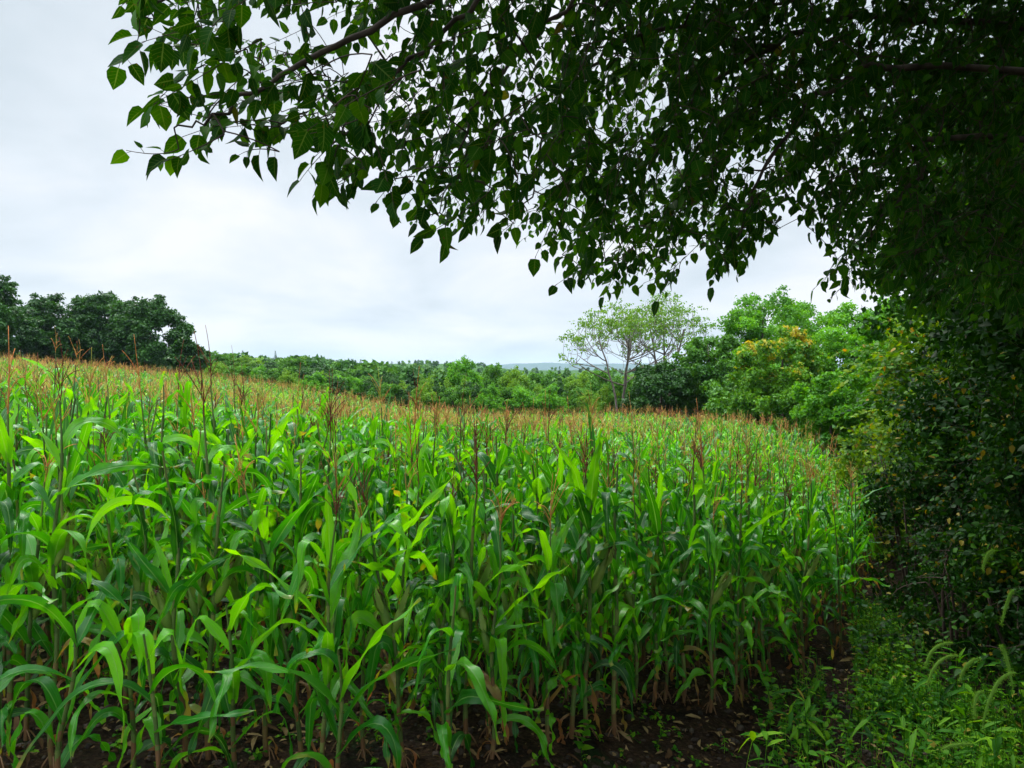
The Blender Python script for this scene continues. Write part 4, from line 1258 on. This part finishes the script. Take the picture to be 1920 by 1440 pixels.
def clods():
    r = np.random.default_rng(83)
    mb = MB(); n = 5000
    th = np.linspace(0, 2 * math.pi, 7)[:-1]
    v = [(0, 0, .7)] + [(math.cos(a) * .8, math.sin(a) * .75, .4 + .1 * math.sin(3 * a)) for a in th] + [(math.cos(a + .5) * 1.05, math.sin(a + .5) * .95, -.15) for a in th]
    t = [(0, 1 + k, 1 + (k + 1) % 6) for k in range(6)] + [(1 + k, 7 + k, 1 + (k + 1) % 6) for k in range(6)] + [(7 + k, 7 + (k + 1) % 6, 1 + (k + 1) % 6) for k in range(6)]
    tm = (np.array(v), np.array(t), np.tile([.5, .5, .5, 0.], (13, 1)))
    y_ = r.uniform(3, 10, n); x_ = r.uniform(-.75, .75, n) * y_
    pos = np.stack([x_, y_, ground(x_, y_) + .002], 1)
    ax = nrm(r.normal(size=(n, 3)) * np.array([1, 1, .2])); nz = nrm(np.tile([0, 0, 1.], (n, 1)) + r.normal(size=(n, 3)) * .3)
    sc3 = (r.random(n) ** 3 * .028 + .006)[:, None] * r.uniform(.7, 1.4, (n, 3))
    mb.inst(tm, pos, frames(ax, nz), sc3, r.random(n))
    o = mb.build('soil_clods', M['clod'], smooth=False)
    tag(o, 'small clods and stones lying on the dark soil', 'clods', kind='stuff')
clods()

def foxtail(x, y, seed, label, heads, n_blades=7, hgt_=.9, toward=math.pi):
    r = np.random.default_rng(seed)
    g = float(ground(x, y)); o_ = np.array([x, y, g])
    root = empty('foxtail_grass', o_, label=label, cat='grass plant', group='foxtail grasses in the lower right corner')
    bl = MB()
    for k in range(n_blades):
        a = r.uniform(0, 6.28)
        corn_leaf(bl, np.array([r.normal() * .03, r.normal() * .03, r.uniform(0, .35)]), a, r.uniform(.25, .42), .011, R(r.uniform(55, 80)), R(r.uniform(-70, 0)), .5, .15, nseg=9, nac=2, rnd=r.random(), fold=.5, wav=0)
    bl.build('foliage', M['weed'], root)
    for (px, py, d, hx_, hz_) in heads:
        top = P(px, py, d) - o_          # crown of the arch
        tip = top + np.array([hx_, r.normal() * .02, -hz_])
        st = MB(); side = math.copysign(1, -hx_)
        st_pts = poly_smooth([(0, 0, -.02), (top[0] * .35 + side * .02, top[1] * .4, top[2] * .62), (top[0] * .8 + side * .02, top[1] * .9, top[2] * .97), top], 6)
        tube(st, st_pts, np.linspace(.002, .0011, len(st_pts)), 5); st.build('stem', M['weed'], root)
        hp = curve(top, top + np.array([hx_ * .75, 0, hz_ * .02]), tip, n=14)
        hd = MB(); tube(hd, hp, (.005 * np.sin(np.linspace(.35, 2.9, 14)) + .0015), 7, rnd=.5)
        m_ = 520; s = r.random(m_) * 12.99; i = s.astype(int); p_ = hp[i] + (hp[i + 1] - hp[i]) * (s - i)[:, None]
        tan = nrm(hp[i + 1] - hp[i]); ax = nrm(rand_dirs(m_, 0, r) + tan * .6)
        hd.inst(leaf_template(.10, st=(0, .3, 1), ws=(0, 1, 0), fold=0, droop=0), p_, frames(ax, rand_dirs(m_, 0, r)), r.uniform(.012, .02, m_), r.random(m_))
        hd.build('seed_head', M['seed'], root)
foxtail(2.55, 3.3, 91, 'foxtail grass with two drooping heads arching left over the weeds', [(1790, 1208, 3.2, -.13, .10), (1800, 1232, 3.25, -.14, .13), (1845, 1238, 3.3, -.1, .11)])
foxtail(2.25, 2.75, 92, 'foxtail grass with a long thick head curving down near the right corner', [(1910, 1265, 2.8, -.12, .22), (1880, 1215, 2.9, .03, .16)])
foxtail(2.95, 3.7, 93, 'foxtail grass reaching highest at the right edge with a hooked head', [(1868, 1033, 3.3, -.05, .09), (1905, 1110, 3.4, -.03, .18)])
foxtail(2.2, 3.2, 94, 'short foxtail grass at the bottom edge left of the long thick head', [(1850, 1300, 3.1, -.06, .10), (1830, 1400, 3.0, -.12, .03)])

def seedling(x, y, h, seed, label, leaf=.07, n=14, mat='weed'):
    r = np.random.default_rng(seed)
    g = float(ground(x, y)); root = empty('leafy_weed', (x, y, g), label=label, cat='weed plant', group='single leafy weeds on the soil')
    st = MB(); pts_ = curve((0, 0, -.02), (r.normal() * .03, r.normal() * .03, h * .6), (r.normal() * .05, 0, h), n=7); tube(st, pts_, np.linspace(.004, .0015, 7), 5); st.build('stem', M['weed'], root)
    s = np.linspace(.2, 1, n) * 6; pos = np.array([np.interp(s, range(7), pts_[:, c]) for c in range(3)]).T
    a = np.arange(n) * 2.2; ax = np.stack([np.cos(a), np.sin(a), np.full(n, .25)], 1)
    fo = MB(); fo.inst(LEAF, pos, frames(nrm(ax), np.tile([0, 0, 1.], (n, 1)) + r.normal(size=(n, 3)) * .2), leaf * r.uniform(.7, 1.2, n), r.uniform(.4, 1, n)); fo.build('foliage', M[mat], root)
def at_ground(px, py):
    for d in np.arange(2.5, 20, .02):
        if P(px, py, d)[2] < ground((px - 960) / F * d, d): return (px - 960) / F * d, d
    return 0, 5
for k, (px, py, h, lab) in enumerate((
    (1452, 1345, .32, 'upright leafy weed standing alone on the bare soil before the corn'),
    (1712, 1290, .42, 'bright pale leafy weed at the foot of the hedgerow'),
    (1590, 1405, .22, 'round leaved weed among the low weeds near the bottom edge'),
    (1092, 1420, .2, 'small leafy weed beside the right end of the foreground clump'))):
    x_, y_ = at_ground(px, py); seedling(x_, y_, h, 200 + k, lab)

# ------------------------------------------------------------------ the air
def haze():
    m, t, N, LK = new_mat('haze')
    out = N('ShaderNodeOutputMaterial'); pv = N('ShaderNodeVolumePrincipled')
    pv.inputs['Color'].default_value = (0.62, 0.82, 1.0, 1); pv.inputs['Density'].default_value = 0.00014; pv.inputs['Anisotropy'].default_value = 0.2
    LK(pv.outputs[0], out.inputs['Volume'])
    x0, x1, y0, y1, z0, z1 = -5300, 5300, -700, 6300, -40, 130
    v = [(x, y, z) for z in (z0, z1) for y in (y0, y1) for x in (x0, x1)]
    f = [(0, 2, 3, 1), (4, 5, 7, 6), (0, 1, 5, 4), (2, 6, 7, 3), (0, 4, 6, 2), (1, 3, 7, 5)]
    me = bpy.data.meshes.new('haze'); me.from_pydata(v, [], f); me.materials.append(m)
    o = bpy.data.objects.new('haze', me); COL.objects.link(o); tag(o, kind='stuff')
haze()
